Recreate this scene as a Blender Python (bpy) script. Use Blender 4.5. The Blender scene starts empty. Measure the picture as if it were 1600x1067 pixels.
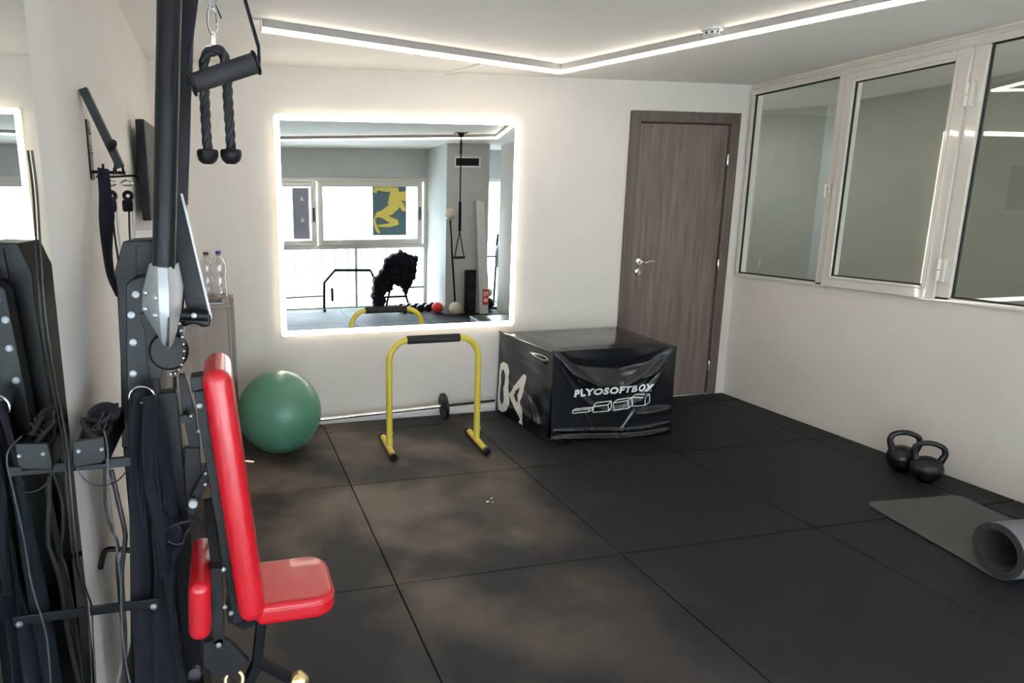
import bpy, bmesh, math, random
from mathutils import Vector, Matrix
random.seed(4)
PI = math.pi
scn = bpy.context.scene
COL = scn.collection

# ------------------------------------------------------------------ camera
CAM = Vector((-0.58528, -3.31456, 1.45362))
YAW, PIT, ROL = 0.2264, 0.2006, -0.0075
FPX, CX, CY = 1034.95, 596.68, 539.08
fwd = Vector((math.sin(YAW) * math.cos(PIT), math.cos(YAW) * math.cos(PIT), -math.sin(PIT)))
rgt = Vector((math.cos(YAW), -math.sin(YAW), 0))
upv = rgt.cross(fwd)
rgt, upv = math.cos(ROL) * rgt + math.sin(ROL) * upv, -math.sin(ROL) * rgt + math.cos(ROL) * upv
cd = bpy.data.cameras.new('camera')
cam = bpy.data.objects.new('camera', cd)
COL.objects.link(cam)
cd.sensor_width = 36
cd.lens = FPX / 1600 * 36
cd.shift_x = (800 - CX) / 1600
cd.shift_y = (CY - 533.5) / 1600
cd.clip_start = 0.02
m3 = Matrix((rgt, upv, -fwd)).transposed()
cam.matrix_world = Matrix.Translation(CAM) @ m3.to_4x4()
scn.camera = cam


def P(px, py, ax, val):
    """measured point: where the sight line through a photo pixel meets a world plane"""
    d = fwd + rgt * ((px - CX) / FPX) - upv * ((py - CY) / FPX)
    i = 'xyz'.index(ax)
    return CAM + d * ((val - CAM[i]) / d[i])


# ------------------------------------------------------------------ world, exposure
scn.view_settings.view_transform = 'Standard'
scn.view_settings.look = 'None'
scn.view_settings.gamma = 1
scn.view_settings.use_curve_mapping = False
scn.view_settings.exposure = 0.62
scn.cycles.use_denoising = True
scn.cycles.max_bounces = 12
scn.cycles.diffuse_bounces = 6
scn.cycles.glossy_bounces = 6
scn.cycles.transparent_max_bounces = 16
scn.cycles.sample_clamp_indirect = 6
scn.cycles.caustics_refractive = False
wd = bpy.data.worlds.new('overcast_sky')
scn.world = wd
wd.use_nodes = True
bg = wd.node_tree.nodes['Background']
bg.inputs[0].default_value = (0.90, 0.95, 1.0, 1)
bg.inputs[1].default_value = 34.0

LED_CEIL = 9.0
LED_MIRROR = 11.0

W, XR, XL, H = 1.096, 3.251, -0.99, 2.338     # back wall, right wall, left wall, ceiling
YB = -4.35                                     # window wall behind the camera
# daylight entering through the rear windows: portals for the sky
for (x0, x1) in ((-0.95, 2.38), (3.02, 3.7)):
    ld = bpy.data.lights.new('window_portal', 'AREA')
    ld.shape = 'RECTANGLE'; ld.size = x1 - x0; ld.size_y = 1.95
    ld.cycles.is_portal = True
    lo = bpy.data.objects.new('window_portal', ld)
    COL.objects.link(lo)
    lo.location = ((x0 + x1) / 2, YB - 0.12, 0.97)
    lo.rotation_euler = (PI / 2, 0, 0)
# added fill light brightening the neighbouring room, out of view to the south
ld = bpy.data.lights.new('next_room_fill', 'AREA')
ld.shape = 'RECTANGLE'; ld.size = 1.2; ld.size_y = 1.4; ld.energy = 34; ld.color = (0.93, 0.98, 1.0)
lo = bpy.data.objects.new('next_room_fill', ld)
COL.objects.link(lo)
lo.location = (3.95, -2.9, 1.4); lo.rotation_euler = (PI / 2, 0, 0)


# added fill light for the neighbouring room's end, hidden by the back wall
ld = bpy.data.lights.new('next_room_end_fill', 'AREA')
ld.shape = 'RECTANGLE'; ld.size = 0.28; ld.size_y = 0.6; ld.energy = 9; ld.color = (0.95, 0.97, 1.0)
lo = bpy.data.objects.new('next_room_end_fill', ld)
COL.objects.link(lo)
lo.location = (3.56, 1.80, H - 0.02)


# ------------------------------------------------------------------ materials
def nt(name):
    m = bpy.data.materials.new(name)
    m.use_nodes = True
    return m, m.node_tree.nodes, m.node_tree.links, m.node_tree.nodes['Principled BSDF']


def mat(name, col, rough=0.5, metal=0.0, noise=0.0, scale=20, bump=0.0, bscale=200, spec=0.5, coat=0.0, sheen=0.0):
    m, N, L, b = nt(name)
    b.inputs['Roughness'].default_value = rough
    b.inputs['Metallic'].default_value = metal
    b.inputs['Specular IOR Level'].default_value = spec
    b.inputs['Coat Weight'].default_value = coat
    b.inputs['Sheen Weight'].default_value = sheen
    b.inputs['Base Color'].default_value = (*col, 1)
    tc = N.new('ShaderNodeTexCoord')
    if noise > 0:
        n = N.new('ShaderNodeTexNoise'); n.inputs['Scale'].default_value = scale; n.inputs['Detail'].default_value = 4
        L.new(tc.outputs['Object'], n.inputs['Vector'])
        r = N.new('ShaderNodeValToRGB')
        r.color_ramp.elements[0].position = 0.3; r.color_ramp.elements[1].position = 0.7
        r.color_ramp.elements[0].color = (*[c * (1 - noise) for c in col], 1)
        r.color_ramp.elements[1].color = (*[min(1, c * (1 + noise)) for c in col], 1)
        L.new(n.outputs['Fac'], r.inputs['Fac']); L.new(r.outputs['Color'], b.inputs['Base Color'])
    if bump > 0:
        n2 = N.new('ShaderNodeTexNoise'); n2.inputs['Scale'].default_value = bscale; n2.inputs['Detail'].default_value = 3
        L.new(tc.outputs['Object'], n2.inputs['Vector'])
        bp = N.new('ShaderNodeBump'); bp.inputs['Strength'].default_value = bump; bp.inputs['Distance'].default_value = 0.002
        L.new(n2.outputs['Fac'], bp.inputs['Height']); L.new(bp.outputs['Normal'], b.inputs['Normal'])
    return m


def emit(name, col, s):
    m, N, L, b = nt(name)
    b.inputs['Base Color'].default_value = (0.8, 0.8, 0.8, 1)
    b.inputs['Emission Color'].default_value = (*col, 1)
    b.inputs['Emission Strength'].default_value = s
    return m


def glass(name, tint=(0.93, 0.96, 0.95), refl=1.0, haze=0.0):
    """thin pane: clear transmission with a Fresnel reflection on top"""
    m, N, L, b = nt(name)
    out = N['Material Output']
    t = N.new('ShaderNodeBsdfTransparent'); t.inputs[0].default_value = (*tint, 1)
    g = N.new('ShaderNodeBsdfGlossy'); g.inputs['Roughness'].default_value = 0.0
    f = N.new('ShaderNodeFresnel'); f.inputs['IOR'].default_value = 1.5
    k = N.new('ShaderNodeMath'); k.operation = 'MULTIPLY'; k.inputs[1].default_value = refl; k.use_clamp = True
    ge = N.new('ShaderNodeNewGeometry'); ior = N.new('ShaderNodeMapRange')      # same reflectance on both faces of the sheet
    ior.inputs['To Min'].default_value = 1.5; ior.inputs['To Max'].default_value = 1 / 1.5
    L.new(ge.outputs['Backfacing'], ior.inputs['Value']); L.new(ior.outputs[0], f.inputs['IOR'])
    mx = N.new('ShaderNodeMixShader')
    L.new(f.outputs[0], k.inputs[0]); L.new(k.outputs[0], mx.inputs[0])
    if haze:
        df_ = N.new('ShaderNodeBsdfDiffuse'); df_.inputs[0].default_value = (0.9, 0.92, 0.94, 1)
        m2 = N.new('ShaderNodeMixShader'); m2.inputs[0].default_value = haze
        L.new(t.outputs[0], m2.inputs[1]); L.new(df_.outputs[0], m2.inputs[2]); t = m2
    L.new(t.outputs[0], mx.inputs[1]); L.new(g.outputs[0], mx.inputs[2]); L.new(mx.outputs[0], out.inputs[0])
    return m


def wood(name, c1, c2, rough, stretch=(14, 14, 0.9)):
    m, N, L, b = nt(name)
    tc = N.new('ShaderNodeTexCoord'); mp = N.new('ShaderNodeMapping')
    mp.inputs['Scale'].default_value = stretch
    n = N.new('ShaderNodeTexNoise'); n.inputs['Scale'].default_value = 2.2; n.inputs['Detail'].default_value = 8; n.inputs['Distortion'].default_value = 0.6
    n2 = N.new('ShaderNodeTexNoise'); n2.inputs['Scale'].default_value = 12; n2.inputs['Detail'].default_value = 4
    ad = N.new('ShaderNodeMath'); ad.operation = 'MULTIPLY_ADD'; ad.inputs[1].default_value = 0.35
    r = N.new('ShaderNodeValToRGB')
    r.color_ramp.elements[0].position = 0.45; r.color_ramp.elements[1].position = 0.9
    r.color_ramp.elements[0].color = (*c1, 1); r.color_ramp.elements[1].color = (*c2, 1)
    L.new(tc.outputs['Object'], mp.inputs['Vector']); L.new(mp.outputs[0], n.inputs['Vector']); L.new(mp.outputs[0], n2.inputs['Vector'])
    L.new(n2.outputs['Fac'], ad.inputs[0]); L.new(n.outputs['Fac'], ad.inputs[2])
    L.new(ad.outputs[0], r.inputs['Fac']); L.new(r.outputs['Color'], b.inputs['Base Color'])
    b.inputs['Roughness'].default_value = rough
    bp = N.new('ShaderNodeBump'); bp.inputs['Strength'].default_value = 0.15; bp.inputs['Distance'].default_value = 0.001
    L.new(ad.outputs[0], bp.inputs['Height']); L.new(bp.outputs[0], b.inputs['Normal'])
    return m


def rubber_mat():
    m, N, L, b = nt('black_rubber')
    geo = N.new('ShaderNodeNewGeometry')
    # dusty worn patches plus painted reflected brightness on the left, dying out to the right
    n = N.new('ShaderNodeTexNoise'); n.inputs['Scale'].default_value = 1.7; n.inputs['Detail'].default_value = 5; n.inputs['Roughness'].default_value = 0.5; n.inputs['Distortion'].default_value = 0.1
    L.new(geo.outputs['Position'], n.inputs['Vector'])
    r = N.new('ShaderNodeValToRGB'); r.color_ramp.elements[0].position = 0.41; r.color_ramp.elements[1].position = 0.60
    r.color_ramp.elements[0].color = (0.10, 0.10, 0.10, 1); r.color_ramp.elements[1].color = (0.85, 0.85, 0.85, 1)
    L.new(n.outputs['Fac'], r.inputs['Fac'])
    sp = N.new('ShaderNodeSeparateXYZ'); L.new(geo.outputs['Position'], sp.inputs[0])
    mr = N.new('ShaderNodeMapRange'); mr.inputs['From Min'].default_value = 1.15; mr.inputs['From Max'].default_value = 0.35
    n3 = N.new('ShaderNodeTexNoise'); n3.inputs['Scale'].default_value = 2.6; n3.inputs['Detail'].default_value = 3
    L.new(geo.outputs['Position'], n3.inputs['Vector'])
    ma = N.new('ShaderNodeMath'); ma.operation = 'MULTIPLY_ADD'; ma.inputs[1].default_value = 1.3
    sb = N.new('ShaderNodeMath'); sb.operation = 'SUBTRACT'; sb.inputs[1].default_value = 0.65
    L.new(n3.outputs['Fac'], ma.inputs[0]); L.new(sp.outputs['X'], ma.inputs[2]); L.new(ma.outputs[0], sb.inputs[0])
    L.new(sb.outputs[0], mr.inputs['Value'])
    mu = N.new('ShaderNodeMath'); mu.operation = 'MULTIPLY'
    # less of both on the mats towards the rear windows
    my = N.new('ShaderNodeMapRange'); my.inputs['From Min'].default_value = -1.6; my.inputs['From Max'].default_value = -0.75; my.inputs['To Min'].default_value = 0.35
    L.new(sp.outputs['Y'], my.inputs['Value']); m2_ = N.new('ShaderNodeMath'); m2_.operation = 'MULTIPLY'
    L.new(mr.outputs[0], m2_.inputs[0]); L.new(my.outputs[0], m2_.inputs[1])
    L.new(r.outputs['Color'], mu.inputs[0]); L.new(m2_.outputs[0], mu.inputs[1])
    # fine granule speckle
    v = N.new('ShaderNodeTexNoise'); v.inputs['Scale'].default_value = 190; v.inputs['Detail'].default_value = 2
    L.new(geo.outputs['Position'], v.inputs['Vector'])
    vr = N.new('ShaderNodeValToRGB'); vr.color_ramp.elements[0].position = 0.35; vr.color_ramp.elements[1].position = 0.75
    vr.color_ramp.elements[0].color = (0.0030, 0.0036, 0.0046, 1); vr.color_ramp.elements[1].color = (0.0125, 0.0140, 0.0165, 1)
    L.new(v.outputs['Fac'], vr.inputs['Fac'])
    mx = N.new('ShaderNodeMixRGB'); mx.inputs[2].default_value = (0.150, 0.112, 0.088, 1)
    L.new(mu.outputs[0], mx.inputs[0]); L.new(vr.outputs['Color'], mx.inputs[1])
    L.new(mx.outputs[0], b.inputs['Base Color'])
    b.inputs['Roughness'].default_value = 0.62
    b.inputs['Specular IOR Level'].default_value = 0.24
    bp = N.new('ShaderNodeBump'); bp.inputs['Strength'].default_value = 0.35; bp.inputs['Distance'].default_value = 0.001
    L.new(v.outputs['Fac'], bp.inputs['Height']); L.new(bp.outputs[0], b.inputs['Normal'])
    return m


M = dict(
    wall=mat('wall_paint', (0.80, 0.745, 0.69), 0.75, noise=0.02, scale=3, bump=0.25, bscale=120),
    ceil=mat('ceiling_paint', (0.88, 0.84, 0.79), 0.8, noise=0.015, scale=3, bump=0.2, bscale=90),
    channel=mat('grey_aluminium_channel', (0.36, 0.35, 0.34), 0.5, metal=0.2, noise=0.03),
    rear_wall=mat('rear_wall_shaded_paint', (0.50, 0.505, 0.49), 0.75, noise=0.03, scale=4, bump=0.2, bscale=150),  # greyed and darkened: the rear wall's shade is put into this colour
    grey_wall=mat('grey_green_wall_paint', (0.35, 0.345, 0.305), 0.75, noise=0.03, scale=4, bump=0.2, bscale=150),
    pale_wall=mat('pale_wall_paint', (0.55, 0.57, 0.57), 0.7, noise=0.02),
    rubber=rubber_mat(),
    turf=mat('green_turf', (0.03, 0.085, 0.03), 0.9, noise=0.4, scale=150, bump=0.8, bscale=400),
    conc=mat('concrete_floor', (0.25, 0.24, 0.23), 0.8, noise=0.1),
    door=wood('taupe_laminate', (0.098, 0.066, 0.055), (0.20, 0.145, 0.125), 0.5),
    door_frame=wood('taupe_laminate_frame', (0.075, 0.052, 0.044), (0.135, 0.097, 0.085), 0.5),
    cabinet=wood('cabinet_laminate', (0.21, 0.165, 0.14), (0.30, 0.24, 0.205), 0.5, (10, 10, 0.7)),
    pvc=mat('cream_pvc', (0.70, 0.66, 0.59), 0.12, noise=0.01, coat=1.0),
    white=mat('white_plastic', (0.78, 0.78, 0.76), 0.4),
    seal=mat('black_rubber_seal', (0.012, 0.012, 0.012), 0.6),
    glass=glass('window_glass', (0.86, 0.89, 0.86), 1.35),
    clear=glass('clear_window_glass', (0.95, 0.98, 1.0), 1.0),
    black=mat('black_powder_coat', (0.005, 0.0054, 0.007), 0.38, noise=0.08, bump=0.1, bscale=500, spec=0.22),
    grey_steel=mat('dark_grey_powder_coat', (0.013, 0.013, 0.015), 0.45, noise=0.06, spec=0.25),
    plastic=mat('black_plastic', (0.006, 0.006, 0.007), 0.40, spec=0.25),
    foam=mat('black_foam_grip', (0.020, 0.019, 0.021), 0.7, noise=0.1, bump=0.3, spec=0.3),
    alu=mat('brushed_aluminium', (0.52, 0.54, 0.56), 0.36, metal=0.35, noise=0.05, scale=30),
    boltsteel=mat('dull_bolt_steel', (0.32, 0.32, 0.33), 0.35, metal=0.8, noise=0.1),
    chrome=mat('chrome', (0.82, 0.82, 0.82), 0.15, metal=1.0),
    brass=mat('brass', (0.62, 0.45, 0.22), 0.3, metal=1.0, noise=0.1),
    red=mat('red_vinyl', (0.40, 0.005, 0.012), 0.30, noise=0.05, bump=0.25, bscale=300, coat=0.15),
    yellow=mat('yellow_paint', (0.60, 0.47, 0.06), 0.35, noise=0.05, scale=12),
    vinyl=mat('glossy_black_vinyl', (0.007, 0.008, 0.010), 0.18, noise=0.05, bump=0.12, bscale=60),
    print_white=mat('white_print', (0.82, 0.80, 0.76), 0.5),
    cast=mat('black_cast_iron', (0.008, 0.008, 0.010), 0.35, noise=0.1, bump=0.3, bscale=150, spec=0.35),
    matgrey=mat('grey_foam_mat', (0.066, 0.062, 0.058), 0.8, noise=0.05, bump=0.4, bscale=300),
    matunder=mat('mat_underside', (0.115, 0.12, 0.125), 0.7, noise=0.05, bump=0.3, bscale=300),
    matdark=mat('dark_foam_mat', (0.022, 0.021, 0.020), 0.8),
    fabric=mat('black_webbing', (0.005, 0.006, 0.011), 0.85, noise=0.2, scale=60, bump=0.5, bscale=400, sheen=0.05, spec=0.2),
    rope=mat('black_nylon_rope', (0.010, 0.010, 0.012), 0.6, noise=0.2, scale=80, bump=0.4, bscale=400),
    cable=mat('black_cable', (0.012, 0.012, 0.013), 0.45),
    gcable=mat('grey_cable', (0.07, 0.075, 0.08), 0.5),
    pet=glass('clear_bottle_plastic', (0.93, 0.94, 0.95), 4.0, 0.05),
    bluecap=mat('blue_cap', (0.02, 0.045, 0.22), 0.4),
    blackcap=mat('black_cap', (0.012, 0.012, 0.014), 0.4),
    led=emit('warm_white_led', (1.0, 0.89, 0.77), LED_CEIL),
    ledb=emit('mirror_back_led', (1.0, 0.78, 0.45), 3.0),
    ledm=emit('mirror_led', (1.0, 0.92, 0.80), LED_MIRROR),
    cream=mat('cream_ball_leather', (0.62, 0.56, 0.44), 0.5, noise=0.05),
    plateblue=mat('blue_grey_plate', (0.12, 0.15, 0.19), 0.5),
    facade=mat('pale_render', (0.46, 0.47, 0.47), 0.8, noise=0.05, scale=1),
    facadewin=mat('dark_window_glass', (0.10, 0.13, 0.16), 0.15),
    teal=mat('dark_teal_print', (0.10, 0.17, 0.19), 0.5),
    lilac=mat('grey_lilac_print', (0.30, 0.29, 0.36), 0.5),
    sticker=mat('yellow_print', (0.80, 0.62, 0.12), 0.5),
    redprint=mat('red_print', (0.65, 0.03, 0.03), 0.5),
    marble=mat('white_panel', (0.70, 0.70, 0.69), 0.4, noise=0.05),
)
# mirror
mm, N, L, b = nt('mirror_silver')
b.inputs['Base Color'].default_value = (0.80, 0.85, 0.845, 1); b.inputs['Metallic'].default_value = 1; b.inputs['Roughness'].default_value = 0.0
M['mirror'] = mm
# ridged gym ball
gm, N, L, b = nt('green_ball_rubber')
b.inputs['Base Color'].default_value = (0.070, 0.195, 0.125, 1); b.inputs['Roughness'].default_value = 0.33
tc = N.new('ShaderNodeTexCoord'); wv = N.new('ShaderNodeTexWave'); wv.bands_direction = 'Z'; wv.inputs['Scale'].default_value = 28; wv.inputs['Distortion'].default_value = 0.1
L.new(tc.outputs['Object'], wv.inputs['Vector'])
bp = N.new('ShaderNodeBump'); bp.inputs['Strength'].default_value = 0.25; bp.inputs['Distance'].default_value = 0.002
L.new(wv.outputs['Fac'], bp.inputs['Height']); L.new(bp.outputs[0], b.inputs['Normal'])
M['ball'] = gm


# ------------------------------------------------------------------ mesh helpers
class MB:
    def __init__(s): s.v = []; s.f = []

    def add(s, vs, fs):
        o = len(s.v); s.v += [Vector(v) for v in vs]; s.f += [tuple(i + o for i in f) for f in fs]; return s

    def box(s, a, b, mtx=None):
        x0, y0, z0 = a; x1, y1, z1 = b
        vs = [Vector(p) for p in ((x0, y0, z0), (x1, y0, z0), (x1, y1, z0), (x0, y1, z0), (x0, y0, z1), (x1, y0, z1), (x1, y1, z1), (x0, y1, z1))]
        if mtx: vs = [mtx @ v for v in vs]
        return s.add(vs, [(0, 3, 2, 1), (4, 5, 6, 7), (0, 1, 5, 4), (1, 2, 6, 5), (2, 3, 7, 6), (3, 0, 4, 7)])

    def prism(s, pts, off):
        n = len(pts); off = Vector(off); pts = [Vector(p) for p in pts]
        return s.add(pts + [p + off for p in pts],
                     [tuple(range(n - 1, -1, -1)), tuple(range(n, 2 * n))] + [(i, (i + 1) % n, n + (i + 1) % n, n + i) for i in range(n)])

    def tube(s, path, r, n=12, rect=None, up=None, closed=False, caps=True, twist=0.0):
        """round tube of radius r (number or list), or a rectangular one with rect=(w,h)"""
        path = [Vector(p) for p in path]; k = len(path); rings = []
        u = None
        for i, p in enumerate(path):
            if closed: t = (path[(i + 1) % k] - path[i - 1])
            else: t = path[min(i + 1, k - 1)] - path[max(i - 1, 0)]
            t.normalize()
            if u is None:
                ref = Vector(up) if up else (Vector((0, 0, 1)) if abs(t.z) < 0.9 else Vector((0, 1, 0)))
                u = t.cross(ref).normalized()
            u = (u - t * u.dot(t)).normalized(); w = t.cross(u)
            # mitre compensation
            sc = 1.0
            if 0 < i < k - 1 or closed:
                a = (path[i] - path[i - 1]).normalized(); sc = 1 / max(0.6, abs(a.dot(t)))
            rr = r[i] if isinstance(r, (list, tuple)) else r
            if rect:
                ww, hh = rect
                rings.append([p + u * (sx * ww / 2 * sc) + w * (sy * hh / 2 * sc) for sx, sy in ((-1, -1), (1, -1), (1, 1), (-1, 1))])
            else:
                rings.append([p + u * (rr * math.cos(2 * PI * j / n + twist * i)) + w * (rr * math.sin(2 * PI * j / n + twist * i)) for j in range(n)])
        m = len(rings[0]); vs = [v for q in rings for v in q]; fs = []
        for i in range(k if closed else k - 1):
            a, b2 = i * m, ((i + 1) % k) * m
            fs += [(a + j, a + (j + 1) % m, b2 + (j + 1) % m, b2 + j) for j in range(m)]
        if not closed and caps: fs += [tuple(range(m - 1, -1, -1)), tuple(range((k - 1) * m, k * m))]
        return s.add(vs, fs)

    def lathe(s, prof, o=(0, 0, 0), ax=(0, 0, 1), n=24, close=True):
        """prof: list of (radius, height) along the axis"""
        ax = Vector(ax).normalized(); o = Vector(o)
        u = ax.cross(Vector((1, 0, 0)) if abs(ax.x) < 0.9 else Vector((0, 1, 0))).normalized(); w = ax.cross(u)
        vs = []
        for r, h in prof: vs += [o + ax * h + (u * math.cos(2 * PI * j / n) + w * math.sin(2 * PI * j / n)) * r for j in range(n)]
        fs = []
        for i in range(len(prof) - 1): fs += [(i * n + j, i * n + (j + 1) % n, (i + 1) * n + (j + 1) % n, (i + 1) * n + j) for j in range(n)]
        if close: fs += [tuple(range(n - 1, -1, -1)), tuple(range((len(prof) - 1) * n, len(prof) * n))]
        return s.add(vs, fs)

    def sphere(s, c, r, n=24, m=16, sc=(1, 1, 1), ax=(0, 0, 1)):
        prof = [(max(1e-4, r * math.sin(PI * i / m)), -r * math.cos(PI * i / m)) for i in range(m + 1)]
        o = len(s.v); s.lathe(prof, (0, 0, 0), ax, n, close=False)
        for i in range(o, len(s.v)):
            v = s.v[i]; s.v[i] = Vector((v.x * sc[0], v.y * sc[1], v.z * sc[2])) + Vector(c)
        return s

    def torus(s, c, R, r, ax=(0, 0, 1), n=24, m=10, sc=1.0):
        ax = Vector(ax).normalized(); u = ax.cross(Vector((1, 0, 0)) if abs(ax.x) < 0.9 else Vector((0, 1, 0))).normalized(); w = ax.cross(u)
        return s.tube([Vector(c) + u * R * math.cos(2 * PI * i / n) + w * R * sc * math.sin(2 * PI * i / n) for i in range(n)], r, m, closed=True)

    def build(s, name, material, parent=None, smooth=False, bevel=0.0, seg=2, angle=35, origin=None):
        o0 = Vector((0, 0, 0))
        if parent is not None: o0 = world_loc(parent)
        elif origin is not None: o0 = Vector(origin)
        me = bpy.data.meshes.new(name)
        me.from_pydata([v - o0 for v in s.v], [], s.f)
        bm = bmesh.new(); bm.from_mesh(me); bmesh.ops.recalc_face_normals(bm, faces=bm.faces); bm.to_mesh(me); bm.free()
        me.materials.append(material)
        if smooth:
            me.polygons.foreach_set('use_smooth', [True] * len(me.polygons))
            me.set_sharp_from_angle(angle=math.radians(angle))
        o = bpy.data.objects.new(name, me); COL.objects.link(o)
        if parent is not None: o.parent = parent
        elif origin is not None: o.location = o0
        if bevel > 0:
            md = o.modifiers.new('edge', 'BEVEL'); md.width = bevel; md.segments = seg; md.limit_method = 'ANGLE'; md.angle_limit = math.radians(40)
            me.polygons.foreach_set('use_smooth', [True] * len(me.polygons))
            wn = o.modifiers.new('normals', 'WEIGHTED_NORMAL'); wn.keep_sharp = False
        return o


def world_loc(o):
    l = Vector(o.location); p = o.parent
    while p: l += Vector(p.location); p = p.parent
    return l


def tag(o, label=None, cat=None, group=None, kind=None):
    if label: o['label'] = label
    if cat: o['category'] = cat
    if group: o['group'] = group
    if kind: o['kind'] = kind
    return o


def thing(name, loc, label, cat, group=None):
    o = bpy.data.objects.new(name, None); COL.objects.link(o); o.location = loc; o.empty_display_size = 0.05
    return tag(o, label, cat, group)


def struct(o): o['kind'] = 'structure'; return o


def copy_tree(o, loc=None):
    c = o.copy(); COL.objects.link(c)
    if loc is not None: c.location = loc
    for ch in list(o.children):
        d = ch.copy(); COL.objects.link(d); d.parent = c
        for g in list(ch.children):
            e = g.copy(); COL.objects.link(e); e.parent = d
    return c


def arc(c, r, a0, a1, n, ux, uy):
    c = Vector(c); ux = Vector(ux); uy = Vector(uy)
    return [c + ux * r * math.cos(a0 + (a1 - a0) * i / n) + uy * r * math.sin(a0 + (a1 - a0) * i / n) for i in range(n + 1)]


def smooth_path(pts, n=6):
    pts = [Vector(p) for p in pts]; out = []
    for i in range(len(pts) - 1):
        p0, p1, p2, p3 = pts[max(i - 1, 0)], pts[i], pts[i + 1], pts[min(i + 2, len(pts) - 1)]
        for k in range(n):
            t = k / n
            out.append(0.5 * ((2 * p1) + (p2 - p0) * t + (2 * p0 - 5 * p1 + 4 * p2 - p3) * t * t + (3 * p1 - p0 - 3 * p2 + p3) * t ** 3))
    out.append(pts[-1]); return out


# ================================================================== THE ROOM
# floor: a turf-covered slab, rubber tiles laid on it a little short of the walls
fl = struct(MB().box((-1.2, -4.5, -0.12), (3.9, 1.3, -0.018)).build('floor', M['turf']))
xs = [-0.985, 0.0, 1.0, 2.0, 3.0, 3.225]
ys = [-4.3, -4.0, -3.0, -2.0, -1.0, 0.0, 0.875, 1.075]
cache = {}
for i in range(len(xs) - 1):
    for j in range(len(ys) - 1):
        x0, x1, y0, y1 = xs[i], xs[i + 1], ys[j], ys[j + 1]
        g = 0.0025
        z = random.choice((0, -0.0008, -0.0016))
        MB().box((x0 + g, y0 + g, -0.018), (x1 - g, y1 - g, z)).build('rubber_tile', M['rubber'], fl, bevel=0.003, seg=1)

wb = struct(MB().box((XL - 0.15, W, -0.1), (2.2556, W + 0.15, H)).box((3.1603, W, -0.1), (XR + 0.10, W + 0.15, H)).box((2.2556, W, 2.135), (3.1603, W + 0.15, H)).build('wall_back', M['wall']))
struct(MB().box((XL - 0.15, -4.6, -0.1), (XL, W + 0.15, H)).build('wall_left', M['wall']))
HS, HT = 0.95, 2.29   # glazed partition: sill and head
struct(MB().box((XR, -1.55, -0.1), (XR + 0.10, W, HS)).box((XR, -1.55, HT), (XR + 0.10, W, H)).box((XR, -3.6, -0.1), (XR + 0.10, -1.55, H)).build('wall_right', M['wall']))
struct(MB().box((XL - 0.15, -4.6, H), (5.2, 2.7, H + 0.12)).build('ceiling', M['ceil']))
# rear of the room: window wall, pillar, side bay
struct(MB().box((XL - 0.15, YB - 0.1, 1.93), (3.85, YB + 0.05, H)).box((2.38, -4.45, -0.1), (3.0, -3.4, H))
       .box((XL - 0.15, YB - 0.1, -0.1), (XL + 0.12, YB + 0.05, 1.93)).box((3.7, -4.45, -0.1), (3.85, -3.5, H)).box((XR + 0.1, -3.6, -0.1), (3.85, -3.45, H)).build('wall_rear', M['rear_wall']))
# neighbouring room seen through the partition
struct(MB().box((4.69, -3.1, -0.1), (4.95, 1.53, H)).build('wall_far', M['grey_wall']))
struct(MB().box((4.66, 1.53, -0.1), (4.95, 1.80, H)).build('trim_1', M['pale_wall']))
struct(MB().prism([(4.66, 1.80, -0.1), (4.16, 2.45, -0.1), (3.35, 2.45, -0.1), (3.35, 2.6, -0.1), (4.6, 2.6, -0.1), (4.95, 1.80, -0.1)], (0, 0, H + 0.1)).build('wall_far_end', M['grey_wall']))
struct(MB().box((XR + 0.1, -3.1, -0.12), (4.95, 2.6, -0.02)).build('floor_next_room', M['conc']))
struct(MB().box((XR + 0.1, -3.2, -0.1), (4.95, -3.1, H)).box((XR + 0.1, W + 0.15, -0.1), (XR + 0.12, 2.6, H)).build('wall_next_room', M['grey_wall']))
# low white strip along the foot of the back wall
struct(MB().box((XL + 0.02, W - 0.012, -0.018), (2.2556, W, 0.03)).build('baseboard_back', M['white'], bevel=0.003))
struct(MB().box((XL, -1.60, -0.018), (XL + 0.01, W - 0.012, 0.03)).build('baseboard_left', M['white'], bevel=0.003))

# ---- interior door
dr = thing('door_1', (2.7, W, 0), None, None); del_ = None
dr['kind'] = 'structure'
fr = MB()
for a, b_ in (((2.2556, 2.334), (0.0, 2.135)), ((3.0815, 3.1603), (0.0, 2.135))):
    fr.box((a[0], W - 0.022, b_[0] - 0.01), (a[1], W + 0.10, b_[1]))
fr.box((2.334, W - 0.022, 2.058), (3.0815, W + 0.10, 2.135))
fr.build('door_frame', M['door_frame'], dr, bevel=0.004)
lf = MB().box((2.342, W - 0.006, 0.0), (3.074, W + 0.035, 2.050)).build('door_leaf', M['door'], dr, bevel=0.004)
sl = MB().box((2.334, W + 0.02, 0), (3.0815, W + 0.10, 2.058)).build('door_stop', M['door_frame'], dr)
hc = P(1000, 409, 'y', W - 0.03)
hb = MB().lathe([(0.026, 0), (0.026, 0.008), (0.022, 0.012), (0.011, 0.013), (0.011, 0.045)], (hc.x, W - 0.006, hc.z), (0, -1, 0), 20)
hb.tube(smooth_path([(hc.x, W - 0.05, hc.z), (hc.x + 0.03, W - 0.053, hc.z - 0.004), (hc.x + 0.07, W - 0.05, hc.z + 0.006), (hc.x + 0.105, W - 0.05, hc.z + 0.002), (hc.x + 0.122, W - 0.05, hc.z - 0.006)]), 0.0085, 10)
hb.build('door_handle', M['chrome'], dr, smooth=True)
hk = MB().lathe([(0.025, 0), (0.025, 0.007), (0.02, 0.010)], (hc.x, W - 0.006, hc.z - 0.075), (0, -1, 0), 20).build('key_escutcheon', M['chrome'], dr, smooth=True)
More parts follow.
